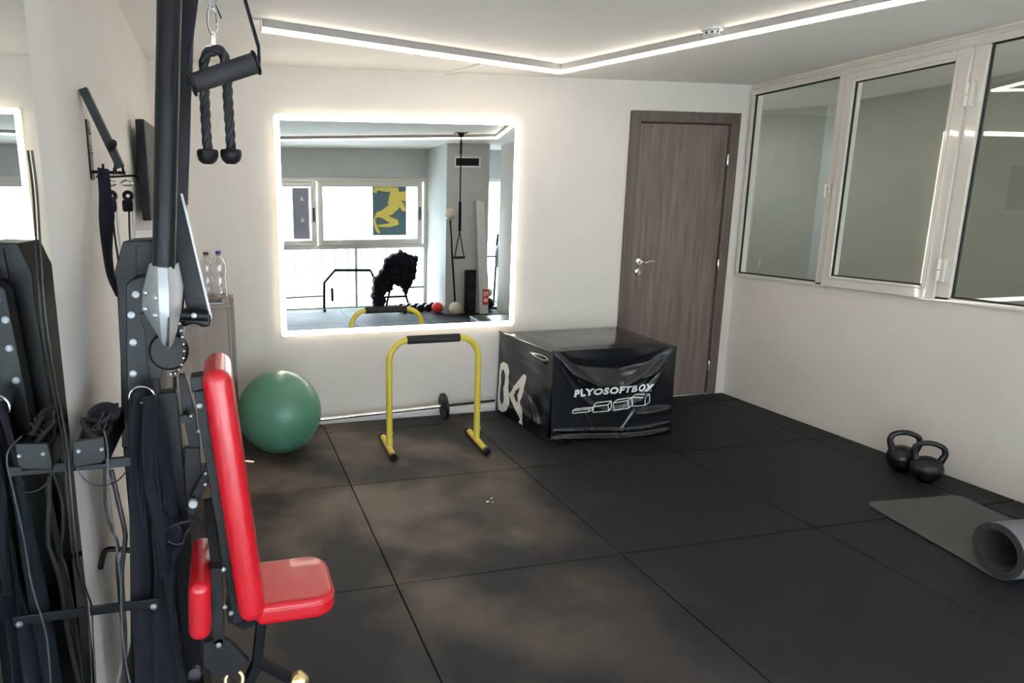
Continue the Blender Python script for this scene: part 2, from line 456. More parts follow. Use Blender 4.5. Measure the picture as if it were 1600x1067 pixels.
MB().box((hc.x - 0.004, W - 0.0175, hc.z - 0.088), (hc.x + 0.004, W - 0.0155, hc.z - 0.068)).build('keyhole', M['plastic'], hk)
for z in (1.803, 1.027, 0.231):
    MB().lathe([(0.007, -0.04), (0.008, -0.038), (0.008, 0.038), (0.007, 0.04)], (3.079, W - 0.018, z), (0, 0, 1), 12).build('door_hinge', M['chrome'], dr, smooth=True)

# ---- glazed partition in the right wall
part = thing('window_1', (XR, 0, HS), None, None); part['kind'] = 'structure'
Y0, Y1 = -1.55, W
f = MB()
xo = XR - 0.016
f.box((xo, Y0, HT - 0.03), (XR + 0.022, Y1 - 0.02, HT + 0.02))                       # head
f.box((xo, Y0, 2.262), (XR + 0.022, 1.05, HT - 0.03))
f.box((xo, 1.060, HS), (XR + 0.022, 1.078, HT - 0.03))                               # end jamb
f.box((xo, Y0, HS - 0.012), (XR + 0.022, 1.078, HS + 0.012))                         # sill bar
f.box((xo, 0.215, HS), (XR + 0.022, 0.345, HT - 0.03))                               # mullion left of the sash
f.box((xo, -0.510, HS), (XR + 0.022, -0.430, HT - 0.03))                             # mullion right of the sash
f.box((xo, -1.55, HS), (XR + 0.022, -1.42, HT - 0.03))
f.build('window_frame', M['pvc'], part, bevel=0.005)
MB().box((XR - 0.024, Y0, HT + 0.008), (XR, 1.075, HT + 0.028)).build('head_moulding', M['pvc'], part, bevel=0.004)
def pane(y0, y1, z0, z1, x, par, gm='glass'):
    b = MB().box((x, y0, z0), (x + 0.005, y1, z1)).build('pane', M[gm], par)
    s = MB(); t = 0.007
    s.box((x - 0.008, y0, z0), (x + 0.0045, y0 + t, z1)); s.box((x - 0.008, y1 - t, z0), (x + 0.0045, y1, z1))
    s.box((x - 0.008, y0 + t, z0), (x + 0.0045, y1 - t, z0 + t)); s.box((x - 0.008, y0 + t, z1 - t), (x + 0.0045, y1 - t, z1))
    s.build('rubber_seal', M['seal'], par)
pane(0.346, 1.059, HS + 0.013, 2.261, XR + 0.012, part)
pane(-1.419, -0.511, HS + 0.013, 2.261, XR + 0.012, part)
sash = MB()
xs0 = XR - 0.034
sy0, sy1, sz0, sz1 = -0.445, 0.285, 0.945, 2.262
iy0, iy1, iz0, iz1 = -0.372, 0.217, 1.017, 2.204
sash.box((xs0, sy0, sz0), (XR - 0.0165, iy0, sz1)); sash.box((xs0, iy1, sz0), (XR - 0.0165, sy1, sz1))
sash.box((xs0, iy0, sz0), (XR - 0.0165, iy1, iz0)); sash.box((xs0, iy0, iz1), (XR - 0.0165, iy1, sz1))
so = sash.build('sash', M['pvc'], part, bevel=0.004)
st = MB()
for (a, b_) in (((iy0 - 0.018, iz0 - 0.018), (iy0, iz1 + 0.018)), ((iy1, iz0 - 0.018), (iy1 + 0.018, iz1 + 0.018)), ((iy0, iz0 - 0.018), (iy1, iz0)), ((iy0, iz1), (iy1, iz1 + 0.018))):
    st.box((xs0 - 0.007, a[0], a[1]), (xs0, b_[0], b_[1]))
st.build('glazing_bead', M['pvc'], so, bevel=0.003)
pane(iy0, iy1, iz0, iz1, XR - 0.020, part)
for z in (2.02, 1.11):
    h = MB().lathe([(0.011, 0), (0.011, 0.055)], (XR - 0.045, -0.455, z + 0.006), (0, 0, 1), 12)
    h.lathe([(0.011, 0), (0.011, 0.055)], (XR - 0.045, -0.455, z - 0.056), (0, 0, 1), 12)
    h.box((XR - 0.040, -0.48, z - 0.06), (XR - 0.0165, -0.446, z + 0.06))
    h.build('hinge', M['pvc'], part, smooth=True)
hz = P(1303, 290, 'x', XR)
h = MB().box((XR - 0.044, hz.y - 0.010, hz.z - 0.045), (XR - 0.0345, hz.y + 0.010, hz.z + 0.022))
h.box((XR - 0.064, hz.y - 0.006, hz.z - 0.006), (XR - 0.044, hz.y + 0.006, hz.z + 0.006)).box((XR - 0.071, hz.y - 0.007, hz.z - 0.075), (XR - 0.060, hz.y + 0.007, hz.z + 0.009))
h.build('window_handle', M['pvc'], part, bevel=0.004)

# ---- ceiling LED profile
ls = thing('led_strip_light', (1.5, 0.7, H), 'long white LED light strip bent round the ceiling with a grey channel', 'light strip')
zc = 2.298
ledp = [(-0.369, 0.087), (1.507, 0.731), (2.300, -1.055), (2.62, -2.25), (0.07, -2.93), (-0.9, -3.19)]
ch = MB(); df = MB()
pp = [Vector((x, y, zc)) for x, y in ledp]
for a, b_ in zip(pp[:-1], pp[1:]):
    d = (b_ - a).normalized(); s_ = Vector((-d.y, d.x, 0)); mt = Matrix((Vector((d.x, s_.x, 0)), Vector((d.y, s_.y, 0)), Vector((0, 0, 1)))).to_4x4()
    mt.translation = a
    Ln = (b_ - a).length
    ch.box((0, -0.016, 0.005), (Ln, 0.016, H - zc - 0.0005), mt)
    df.box((0, -0.015, -0.012), (Ln, 0.015, 0.004), mt)
ch.build('aluminium_channel', M['channel'], ls)
df.build('diffuser', M['led'], ls)
# clip at the near end of the strip
d0 = (pp[1] - pp[0]).normalized()
MB().box((pp[0].x - 0.012, pp[0].y - 0.02, zc - 0.013), (pp[0].x - 0.001, pp[0].y + 0.02, H - 0.001)).build('end_cap', M['white'], ls, bevel=0.003)
# smoke detector
dc = P(1112, 51, 'z', H - 0.03)
sd = thing('smoke_detector', (dc.x, dc.y, H), 'round cream smoke detector beside the LED strip on the ceiling', 'smoke detector')
MB().lathe([(0.052, 0), (0.054, -0.010), (0.050, -0.022), (0.040, -0.024)], (dc.x, dc.y, H - 0.0005), (0, 0, 1), 32).build('base_ring', M['pvc'], sd, smooth=True)
MB().lathe([(0.040, -0.024), (0.044, -0.028), (0.042, -0.042), (0.030, -0.050), (0.010, -0.052)], (dc.x, dc.y, H - 0.0005), (0, 0, 1), 32).build('sensor_head', M['white'], sd, smooth=True)
for k in range(10):
    a = 2 * PI * k / 10
    MB().box((-0.004, 0.0400, -0.040), (0.004, 0.0445, -0.030), Matrix.Translation((dc.x, dc.y, H)) @ Matrix.Rotation(a, 4, 'Z')).build('vent_slot', M['plastic'], sd)
# short cable duct on the ceiling
a = P(687, 118, 'z', H - 0.008); b_ = P(752, 102, 'z', H - 0.008)
tag(MB().tube([a, b_], 0, rect=(0.022, 0.014), up=(0, 0, 1)).build('cable_duct', M['ceil'], bevel=0.002), 'short white cable duct stuck on the ceiling behind the LED strip', 'cable duct')

# ---- back-lit mirror on the back wall
x0, x1, z0, z1 = -0.262, 1.404, 0.632, 2.050
mr = thing('led_mirror', (0.57, W, z0), 'large rectangular wall mirror with a glowing white LED border', 'mirror')
MB().box((x0 + 0.04, W - 0.020, z0 + 0.04), (x1 - 0.04, W - 0.001, z1 - 0.04)).build('backing_box', M['white'], mr)
MB().box((x0, W - 0.026, z0), (x1, W - 0.0205, z1)).build('mirror_pane', M['mirror'], mr, bevel=0.001, seg=1)
gl = MB(); q_ = 0.0385
for a_, b_ in (((x0 + q_ - 0.002, z0 + q_), (x0 + q_, z1 - q_)), ((x1 - q_, z0 + q_), (x1 - q_ + 0.002, z1 - q_)), ((x0 + q_, z0 + q_ - 0.002), (x1 - q_, z0 + q_)), ((x0 + q_, z1 - q_), (x1 - q_, z1 - q_ + 0.002))):
    gl.box((a_[0], W - 0.018, a_[1]), (b_[0], W - 0.004, b_[1]))
gl.build('back_light', M['ledb'], mr)
t = 0.036; e = MB(); r_ = 0.022
yy = W - 0.0272
# border with rounded outer corners
outer = []; inner = []
for (cx, cz, a0) in ((x1 - r_, z1 - r_, 0), (x0 + r_, z1 - r_, PI / 2), (x0 + r_, z0 + r_, PI), (x1 - r_, z0 + r_, 1.5 * PI)):
    for k in range(5):
        a = a0 + k * PI / 8
        outer.append(Vector((cx + r_ * math.cos(a), yy, cz + r_ * math.sin(a))))
        sx = 1 if cx > 0.5 else -1; sz = 1 if cz > 1 else -1
        inner.append(Vector((cx + sx * (r_ - t), yy, cz + sz * (r_ - t))))
n_ = len(outer)
e.add(outer + inner, [(i, (i + 1) % n_, n_ + (i + 1) % n_, n_ + i) for i in range(n_)])
e.build('glowing_border', M['ledm'], mr)

# ---- mirror sheet on the left wall
tag(MB().box((XL + 0.001, -3.9, 0.08), (XL + 0.007, -1.640, 2.25)).build('wall_mirror', M['mirror'], bevel=0.0008, seg=1),
    'tall frameless mirror sheet fixed to the left wall', 'mirror')

# ================================================================== THINGS BY THE BACK WALL
# green exercise ball
R0 = 0.253
bc = P(437, 643, 'z', R0)
gb = MB().sphere((0, 0, 0), R0, 64, 48)
rot = Matrix.Rotation(math.radians(8), 4, 'Y')
gb.v = [rot @ v + bc for v in gb.v]
g_ = thing('exercise_ball', (bc.x, bc.y, 0), 'large green inflated exercise ball resting on the black floor', 'exercise ball')
gb.build('ball_skin', M['ball'], g_, smooth=True, angle=80)
MB().lathe([(0.012, 0), (0.012, 0.004), (0.006, 0.006)], bc + Vector((0.1, 0.2, 0.15)).normalized() * (R0 - 0.002), (0.1, 0.2, 0.15), 12).build('valve_plug', M['white'], g_)

# yellow parallel bar
db = thing('parallette_bar', (0.6, 0.45, 0), 'yellow steel dip bar standing on two tube feet with a black foam grip', 'dip bar')
yq = 0.45; xl, xr, zt, rt, rb = 0.325, 0.893, 0.690, 0.0195, 0.125
path = [(xl, yq, 0.03)] + [(xl, yq, zt - rb)] + arc((xl + rb, yq, zt - rb), rb, PI, PI / 2, 8, (1, 0, 0), (0, 0, 1)) + arc((xr - rb, yq, zt - rb), rb, PI / 2, 0, 8, (1, 0, 0), (0, 0, 1)) + [(xr, yq, zt - rb), (xr, yq, 0.03)]
MB().tube(path, rt, 16).build('hoop', M['yellow'], db, smooth=True)
MB().tube([(0.437, yq, zt), (0.50, yq, zt), (0.70, yq, zt), (0.768, yq, zt)], 0.0255, 18).build('foam_grip', M['foam'], db, smooth=True)
for (fx, fa, fb) in ((xl - 0.003, (0.332, 0.655), (0.310, 0.285)), (xr, (0.905, 0.620), (0.880, 0.245))):
    a = Vector((fa[0], fa[1], 0.024)); b_ = Vector((fb[0], fb[1], 0.024)); d = (b_ - a).normalized()
    ft = MB().tube([a, b_], 0.0195, 16).build('foot_tube', M['yellow'], db, smooth=True)
    for q, s_ in ((a, -1), (b_, 1)):
        MB().lathe([(0.0225, -0.012), (0.0235, -0.008), (0.0235, 0.016), (0.018, 0.022)], q, d * s_, 16).build('rubber_cap', M['plastic'], ft, smooth=True)
    MB().box((fx - 0.004 + 0.02, yq - 0.03, 0.095), (fx + 0.0025 + 0.02, yq - 0.021, 0.12)).build('spring_pin', M['chrome'], ft)

# barbell on the floor by the wall
bb = thing('barbell', (0.5, 1.0, 0), 'thin chrome barbell lying along the foot of the back wall with one small black plate', 'barbell')
pa = Vector((-0.56, 0.985, 0.045)); pb = Vector((0.853, 0.985, 0.092)); pc = Vector((1.235, 0.985, 0.1046))
MB().tube([pa, pb], 0.013, 14).build('bar', M['chrome'], bb, smooth=True)
MB().tube([pb, pc], 0.009, 14).build('bar_end', M['grey_steel'], bb, smooth=True)
dd = (pb - pa).normalized()
MB().lathe([(0.014, -0.016), (0.03, -0.016), (0.033, -0.010), (0.078, -0.010), (0.084, -0.014), (0.0915, -0.010), (0.0915, 0.010), (0.084, 0.014), (0.078, 0.010), (0.033, 0.010), (0.03, 0.016), (0.014, 0.016)], pb, dd, 40).build('weight_plate', M['cast'], bb, smooth=True)
MB().lathe([(0.013, -0.036), (0.019, -0.036), (0.019, -0.018), (0.013, -0.018)], pb, dd, 20).build('collar', M['chrome'], bb, smooth=True)
pl2 = pa + dd * 0.10
MB().lathe([(0.014, -0.016), (0.03, -0.016), (0.033, -0.010), (0.045, -0.012), (0.0485, -0.010), (0.0485, 0.010), (0.045, 0.012), (0.033, 0.010), (0.03, 0.016), (0.014, 0.016)], pl2, dd, 32).build('weight_plate', M['cast'], bb, smooth=True)

# cabinet in the corner
cb = thing('cabinet', (-0.78, 0.8, 0), 'taupe laminate cabinet in the back left corner behind the green ball', 'cabinet')
cx1, cy0, cz1 = -0.585, 0.52, 0.935
MB().box((-0.985, cy0 + 0.02, 0.0), (cx1 - 0.018, 1.08, cz1 - 0.02)).build('cabinet_body', M['cabinet'], cb, bevel=0.002)
MB().box((-0.985, cy0, 0.002), (cx1 - 0.018, cy0 + 0.019, cz1 - 0.02)).build('side_panel', M['cabinet'], cb, bevel=0.002)
MB().box((-0.985, cy0, cz1 - 0.019), (cx1 - 0.003, 1.08, cz1)).build('top_panel', M['cabinet'], cb, bevel=0.002)
MB().box((cx1 - 0.017, cy0 + 0.003, 0.06), (cx1, 0.80, cz1 - 0.021)).build('door', M['cabinet'], cb, bevel=0.002)
MB().box((cx1 - 0.017, 0.803, 0.06), (cx1, 1.078, cz1 - 0.021)).build('door', M['cabinet'], cb, bevel=0.002)
MB().box((cx1 + 0.001, 0.86, 0.20), (cx1 + 0.022, 1.078, cz1 - 0.01)).build('end_panel', M['cabinet'], cb, bevel=0.002)

def bottle(x, y, z, h, capmat, label):
    b = thing('water_bottle', (x, y, z), label, 'bottle', 'plastic bottles on the cabinet')
    s = h / 0.27; r = 0.0415 * s
    prof = [(0.004, 0.0), (r * 0.8, 0.001), (r, 0.010), (r, 0.05), (r * 0.93, 0.055), (r, 0.062), (r * 0.93, 0.074), (r, 0.082), (r * 0.86, 0.11), (r * 0.86, 0.125), (r, 0.145), (r, 0.185), (r * 0.92, 0.205), (r * 0.6, 0.232), (0.014, 0.243), (0.0135, 0.252)]
    prof = [(a_, b2 * s) for a_, b2 in prof]
    MB().lathe([(a_, b2 + 0.001) for a_, b2 in prof], (x, y, z), (0, 0, 1), 24).build('bottle_body', M['pet'], b, smooth=True, angle=60)
    MB().lathe([(0.0165, 0.252 * s + 0.001), (0.0165, 0.268 * s), (0.014, 0.270 * s)], (x, y, z), (0, 0, 1), 20).build('cap', capmat, b, smooth=True)
    MB().lathe([(0.0155, 0.246 * s), (0.0155, 0.249 * s)], (x, y, z), (0, 0, 1), 20).build('neck_ring', capmat, b, smooth=True)
    return b
p1 = P(341, 453, 'z', cz1); p2 = P(318, 446, 'z', cz1)
bottle(-0.640, 0.86, cz1, 0.285, M['bluecap'], 'clear plastic water bottle with a blue cap on the taupe cabinet')
bottle(-0.715, 0.93, cz1, 0.275, M['blackcap'], 'clear plastic bottle with a black cap on the cabinet behind the lever arm')
tb = thing('tablet', (-0.67, 0.60, cz1), 'dark tablet with a silver edge lying on the taupe cabinet', 'tablet')
MB().box((-0.735, 0.54, cz1 + 0.001), (-0.625, 0.71, cz1 + 0.010)).build('tablet_shell', M['alu'], tb, bevel=0.003)
MB().box((-0.730, 0.545, cz1 + 0.010), (-0.630, 0.705, cz1 + 0.0115)).build('screen', M['plastic'], tb)

# ---- soft plyo box
pbx = thing('plyo_box', (1.74, 0.7, 0), 'black vinyl soft plyometric box with white lettering standing in front of the door', 'plyo box')
# corners: A near-left, B near-right, C far-right, D far-left
A = Vector((1.345, 0.345, 0)); B = Vector((2.180, 0.300, 0)); C = Vector((2.235, 1.060, 0)); D = Vector((1.300, 1.078, 0)); HB = 0.585
def gauss(x, s): return math.exp(-(x / s) ** 2)
def front_disp(u, v):
    """bulge (towards the viewer, metres) of the cover's front face; u along AB, v up, both 0..1"""
    d = 0.0
    ed = min(1, 6 * min(u, 1 - u))
    sag = 0.34 * (1 - (2 * u - 1) ** 2)         # drape hanging between the top corners
    for k, (w_, amp, sh) in enumerate(((1.25, 0.013, 0.020), (0.80, 0.010, 0.10), (0.45, -0.008, 0.06), (1.9, 0.009, 0.05))):
        vc = 1 - sag * w_ - sh * ed
        d += amp * gauss(v - vc, 0.026 + 0.03 * (1 - abs(2 * u - 1))) * ed
    # tension folds running down from the right corner
    for k, (ang, amp) in enumerate(((0.95, 0.012), (1.25, 0.009), (0.62, -0.006))):
        t_ = (1 - v) - math.tan(ang) * (1 - u) * 0.72
        d += amp * gauss(t_, 0.035) * min(1, 4 * (1 - u) + 0.25) * gauss(1 - u, 0.45)
    for k, (ang, amp) in enumerate(((1.0, 0.010), (1.3, 0.007))):
        t_ = (1 - v) - math.tan(ang) * u * 0.72
        d += amp * gauss(t_, 0.030) * gauss(u, 0.33)
    # lower right dent and hem seam
    d += 0.014 * gauss(v - 0.20 - 0.09 * u, 0.035) * gauss(u - 0.93, 0.16)
    d -= 0.010 * gauss(v - 0.29 - 0.06 * u, 0.04) * gauss(u - 0.86, 0.2)
    hv = 0.135 - 0.035 * math.sin(PI * u) + 0.01 * math.sin(7 * u)
    d += 0.009 * gauss(v - hv, 0.012) + 0.008 * gauss(v - hv + 0.085, 0.013) - 0.005 * gauss(v - hv + 0.04, 0.02)
    d += 0.004 * math.sin(9 * u + 5 * v) * math.sin(4 * v + 1)
    # the printed panel in the middle is stiffer than the rest of the cover
    stiff = 1 - 0.55 * gauss(u - 0.5, 0.36) * gauss(v - 0.42, 0.17)
    return 1.45 * d * ed * stiff
def front_pt(u, v, lift=0.0):
    dirn = (B - A).normalized(); nrm = Vector((dirn.y, -dirn.x, 0))
    top = HB + 0.006 * math.sin(3 * u) - 0.014 * math.sin(PI * u) * 0
    vv = v
    flare = 0.018 * (1 - v) ** 2
    bot = 0.004 + 0.0 * u
    return A.lerp(B, u) + Vector((0, 0, bot + (top - bot) * vv)) + nrm * (front_disp(u, v) + flare + lift)
def left_disp(u, v):   # u from D (far) to A (near)
    ed = min(1, 8 * min(u, 1 - u))
    d = 0.012 * gauss((v - 0.46) + 1.25 * (u - 0.58), 0.05) * gauss(u - 0.75, 0.22) + 0.010 * gauss(v - 0.16, 0.05) * u
    d += 0.010 * gauss(v - 0.88, 0.03) * gauss(u - 0.75, 0.3) - 0.008 * gauss(v - 0.76 + 0.1 * u, 0.05) * gauss(u - 0.6, 0.4)
    d += 0.005 * math.sin(11 * u + 3 * v) * math.sin(6 * v) + 0.006 * gauss((v - 0.3) + 0.8 * (u - 0.5), 0.05)
    return 1.3 * d * ed
def left_pt(u, v, lift=0.0):
    dirn = (A - D).normalized(); nrm = Vector((dirn.y, -dirn.x, 0))
    return D.lerp(A, u) + Vector((0, 0, 0.004 + (HB + 0.006 * math.sin(0) - 0.004) * v)) + nrm * (left_disp(u, v) + 0.018 * (1 - v) ** 2 + lift)
cv = MB()
def grid(fn, nu, nv):
    vs = [fn(i / nu, j / nv) for j in range(nv + 1) for i in range(nu + 1)]
    fs = [(j * (nu + 1) + i, j * (nu + 1) + i + 1, (j + 1) * (nu + 1) + i + 1, (j + 1) * (nu + 1) + i) for j in range(nv) for i in range(nu)]
    cv.add(vs, fs)
grid(front_pt, 170, 110); grid(left_pt, 80, 70)
def top_pt(u, v):
    p = A.lerp(B, u).lerp(D.lerp(C, u), v); n_e = min(u, 1 - u, v, 1 - v)
    z = HB + 0.006 * math.sin(3 * u) * (1 - v)
    if n_e > 0: z += 0.012 * min(1, n_e * 9) - 0.006 * math.sin(5 * u + 2) * math.sin(4 * v) * min(1, n_e * 5)
    return Vector((p.x, p.y, z))
def right_pt(u, v): return B.lerp(C, u) + Vector((0.012 * (1 - v) ** 2 * min(1, 8 * u), 0, 0.004 + (HB + 0.006 * math.sin(3) * (1 - u) - 0.004) * v)) + ((B - A).normalized().cross(Vector((0, 0, 1)))) * 0.018 * (1 - v) ** 2 * (1 - u)
def back_pt(u, v): return C.lerp(D, u) + Vector((0, 0, 0.004 + (HB - 0.004) * v))
grid(top_pt, 40, 40); grid(right_pt, 20, 48); grid(back_pt, 20, 20)
co = cv.build('vinyl_cover', M['vinyl'], pbx, smooth=True, angle=80)
MB().box((1.40, 0.36, 0.001), (2.15, 1.0, 0.40)).build('foam_core', M['foam'], pbx)
# piping along the top edges
MB().tube([top_pt(0, v_ / 10) + Vector((0, 0, 0.002)) for v_ in range(11)], 0.008, 10).build('piping', M['vinyl'], pbx, smooth=True)
MB().tube([front_pt(u_ / 24, 1) + Vector((0, -0.001, 0.002)) for u_ in range(25)], 0.0035, 8).build('piping', M['vinyl'], pbx, smooth=True)
# bunched corner flap at the near bottom corner
fp = MB()
fl_pts = []
for i in range(9):
    for j in range(5):
        u_ = i / 8; v_ = j / 4
        fl_pts.append(A + Vector((-0.035 + 0.20 * u_, -0.030 - 0.020 * math.sin(PI * u_) - 0.012 * v_, 0.002 + (0.040 * v_ + 0.012 * math.sin(8 * u_)) * (1 - u_ * 0.7))))
fp.add(fl_pts, [(i * 5 + j, i * 5 + j + 1, (i + 1) * 5 + j + 1, (i + 1) * 5 + j) for i in range(8) for j in range(4)])
fo = fp.build('corner_flap', M['vinyl'], pbx, smooth=True, angle=80); sm = fo.modifiers.new('t', 'SOLIDIFY'); sm.thickness = 0.003

def ribbon_mesh(polys, fn, lift, name, parent, sub=0.03):
    """polys: quads / tris in (u,v); mapped onto the cover and lifted just off it"""
    bm = bmesh.new()
    for pl in polys:
        vs = [bm.verts.new((p[0], p[1], 0)) for p in pl]
        bm.faces.new(vs)
    for it in range(5):
        ed = [e_ for e_ in bm.edges if e_.calc_length() > sub]
        if not ed: break
        bmesh.ops.subdivide_edges(bm, edges=ed, cuts=1, use_grid_fill=True)
        bmesh.ops.triangulate(bm, faces=bm.faces)
    o0 = world_loc(parent)
    for v_ in bm.verts: v_.co = fn(v_.co.x, v_.co.y, lift) - o0
    me = bpy.data.meshes.new(name); bm.to_mesh(me); bm.free(); me.materials.append(M['print_white'])
    o = bpy.data.objects.new(name, me); COL.objects.link(o); o.parent = parent
    return o
def strokes(lines, w, au=1.0, av=1.0, closed=False):
    """mitred polyline ribbon; w may be a number or per-point list; au/av convert metres to u/v"""
    out = []
    for ln in lines:
        n = len(ln); L_ = []; R_ = []
        for i, p in enumerate(ln):
            if closed: a_, b2 = ln[i - 1], ln[(i + 1) % n]
            else: a_, b2 = ln[max(i - 1, 0)], ln[min(i + 1, n - 1)]
            dx, dy = (b2[0] - a_[0]) / au, (b2[1] - a_[1]) / av; l_ = math.hypot(dx, dy) or 1
            ww = (w[i] if isinstance(w, (list, tuple)) else w) / 2
            nx, ny = -dy / l_ * ww * au, dx / l_ * ww * av
            L_.append((p[0] + nx, p[1] + ny)); R_.append((p[0] - nx, p[1] - ny))
        for i in range(n if closed else n - 1):
            j = (i + 1) % n; out.append([L_[i], R_[i], R_[j], L_[j]])
    return out
LU = (B - A).length; LV = HB
# lettering
def text_polys(txt, size, bold, shear=0.0):
    cu = bpy.data.curves.new('lettering', 'FONT'); cu.body = txt; cu.size = size; cu.offset = bold; cu.shear = shear; cu.resolution_u = 3; cu.space_character = 1.16
    to = bpy.data.objects.new('lettering', cu); COL.objects.link(to)
    bpy.context.view_layer.update()
    me = bpy.data.meshes.new_from_object(to)
    wmax = max(v_.co.x for v_ in me.vertices)
    polys = [[(me.vertices[i].co.x, me.vertices[i].co.y) for i in pl.vertices] for pl in me.polygons]
    bpy.data.objects.remove(to); bpy.data.curves.remove(cu); bpy.data.meshes.remove(me)
    return polys, wmax
def uvfront(px, py):   # pixel on the front face -> (u,v)
    p = P(px, py, 'y', 0.322); 
    d = (p - A).dot((B - A).normalized()) / LU
    return d, p.z / LV
u0, v0 = uvfront(897, 621); u1, v1 = uvfront(997, 611)
polys, wmax = text_polys('PLYOSOFTB', 0.074, 0.0038)
uX = uvfront(1017, 609)
slope = (v1 - v0) / (u1 - u0)
sc = (u1 - u0) * 0.965 / wmax
fonts = [[(u0 + x * sc, v0 + slope * x * sc + y / LV * 0.82) for x, y in q] for q in polys]
polys2, w2 = text_polys('OX', 0.074, 0.0038, 0.25)
ux0 = u0 + (wmax) * sc + 0.006
sc2 = (uX[0] - ux0) / w2
fonts += [[(ux0 + x * sc2, v0 + slope * (ux0 - u0 + x * sc2) + y / LV * 0.82) for x, y in q] for q in polys2]
ribbon_mesh(fonts, front_pt, 0.0030, 'lettering', pbx, 0.05)
# four outline boxes growing in height
lines = []
for (xa, ya, xb, yb, h_, dx, dy) in ((895, 647, 920, 644, 4, 5, -3), (926, 645, 949, 642, 9, 5, -6), (957, 641, 979, 637, 11, 6, -5), (985, 634, 1005, 633, 13, 7, -5)):
    q = [(xa, ya), (xb, yb), (xb, yb - h_), (xa, ya - h_)]
    q2 = [(x_ + dx, y_ + dy) for x_, y_ in q]
    for i in range(4): lines.append([q[i], q[(i + 1) % 4]])
    lines += [[q[3], q2[3]], [q[2], q2[2]], [q2[3], q2[2]], [q[1], q2[1]], [q2[1], q2[2]]]
lines = [[uvfront(*p) for p in l_] for l_ in lines]
ribbon_mesh(strokes(lines, 0.0052, 1 / LU, 1 / LV), front_pt, 0.0030, 'box_emblem', pbx, 0.05)
# big 04 on the left side
LD = (A - D).length
def uvleft(px, py):
    q = P(px, py, 'x', 1.345); ray = q - CAM; e1 = (A - D).normalized(); nn_ = Vector((e1.y, -e1.x, 0))
    p = CAM + ray * ((D - CAM).dot(nn_) / ray.dot(nn_))
    return (p - D).dot(e1) / LD, p.z / LV
def zl(a): return uvleft(760 + a[0] / 4.85, 490 + a[1] / 4.85)
def band(pairs, closed=False):
    n = len(pairs)
    return [[zl(pairs[i][0]), zl(pairs[i][1]), zl(pairs[(i + 1) % n][1]), zl(pairs[(i + 1) % n][0])] for i in range(n if closed else n - 1)]
zero = [((138, 365), (136, 420)), ((170, 385), (146, 435)), ((183, 440), (151, 480)), ((178, 520), (146, 540)), ((172, 560), (141, 570)), ((182, 620), (147, 620)), ((188, 690), (151, 665)), ((168, 738), (142, 688)), ((138, 748), (132, 684)), ((110, 728), (122, 655)), ((103, 660), (119, 610)), ((102, 590), (121, 570)), ((106, 520), (124, 520)), ((105, 440), (119, 470)), ((110, 385), (124, 430))]
ribbon_mesh(band(zero, True), left_pt, 0.0030, 'numeral', pbx, 0.05)
four = [((288, 458), (262, 558)), ((240, 520), (235, 585)), ((180, 608), (213, 620)), ((195, 660), (226, 655)), ((240, 740), (243, 680))]
four2 = [((288, 458), (305, 475)), ((262, 558), (303, 545)), ((252, 620), (285, 625)), ((243, 680), (272, 682)), ((240, 740), (300, 735)), ((262, 782), (292, 800)), ((272, 800), (288, 805)), ((262, 828), (295, 848))]
ribbon_mesh(band(four) + band(four2), left_pt, 0.0030, 'numeral', pbx, 0.05)

# ================================================================== RIGHT SIDE OF THE FLOOR
def kettlebell(x, y, r, ang, label):
    k = thing('kettlebell', (x, y, 0), label, 'kettlebell', 'kettlebells by the right wall')
    prof = []
    m_ = 22
    for i in range(m_ + 1):
        a_ = PI * i / m_; prof.append((max(0.001, r * math.sin(a_)), r * 0.93 - r * 0.95 * math.cos(a_)))
    prof = [(q[0], max(q[1], 0.0)) for q in prof]; prof[0] = (0.001, 0.0); prof[1] = (r * 0.45, 0.0); prof[2] = (r * 0.55, 0.004)
    MB().lathe(prof, (x, y, 0.0), (0, 0, 1), 36, close=False).build('bell', M['cast'], k, smooth=True, angle=60)
    c, s_ = math.cos(ang), math.sin(ang)
    def q(a_, z): return Vector((x + c * a_, y + s_ * a_, z))
    zt_ = r * 1.78
    pts = [q(-r * 0.62, zt_ - r * 0.32), q(-r * 0.76, zt_ + r * 0.02), q(-r * 0.88, zt_ + r * 0.42), q(-r * 0.76, zt_ + r * 0.82), q(-r * 0.42, zt_ + r * 1.03), q(0, zt_ + r * 1.10), q(r * 0.42, zt_ + r * 1.03), q(r * 0.76, zt_ + r * 0.82), q(r * 0.88, zt_ + r * 0.42), q(r * 0.76, zt_ + r * 0.02), q(r * 0.62, zt_ - r * 0.32)]
    sp_ = smooth_path(pts, 4); n = len(sp_)
    rad = [r * (0.185 + 0.10 * (abs(2 * i / (n - 1) - 1)) ** 4) for i in range(n)]
    MB().tube(sp_, rad, 14).build('handle', M['cast'], k, smooth=True, angle=60)
    return k
kettlebell(3.046, -0.545, 0.076, -0.70, 'black kettlebell nearer the door, half hidden behind its neighbour at the right wall')
kettlebell(3.022, -0.700, 0.074, -0.80, 'black kettlebell in front of its neighbour, close to the grey exercise mat')

ym = thing('exercise_mat', (2.7, -1.2, 0), 'grey foam exercise mat half unrolled on the floor by the right wall', 'mat')
mw = Vector((0.545, -0.042, 0)); o_ = Vector((2.447, -0.852, 0.001)); dv = Vector((-0.122, -0.662, 0)); dl = dv.length; dn = dv / dl
thk = 0.009
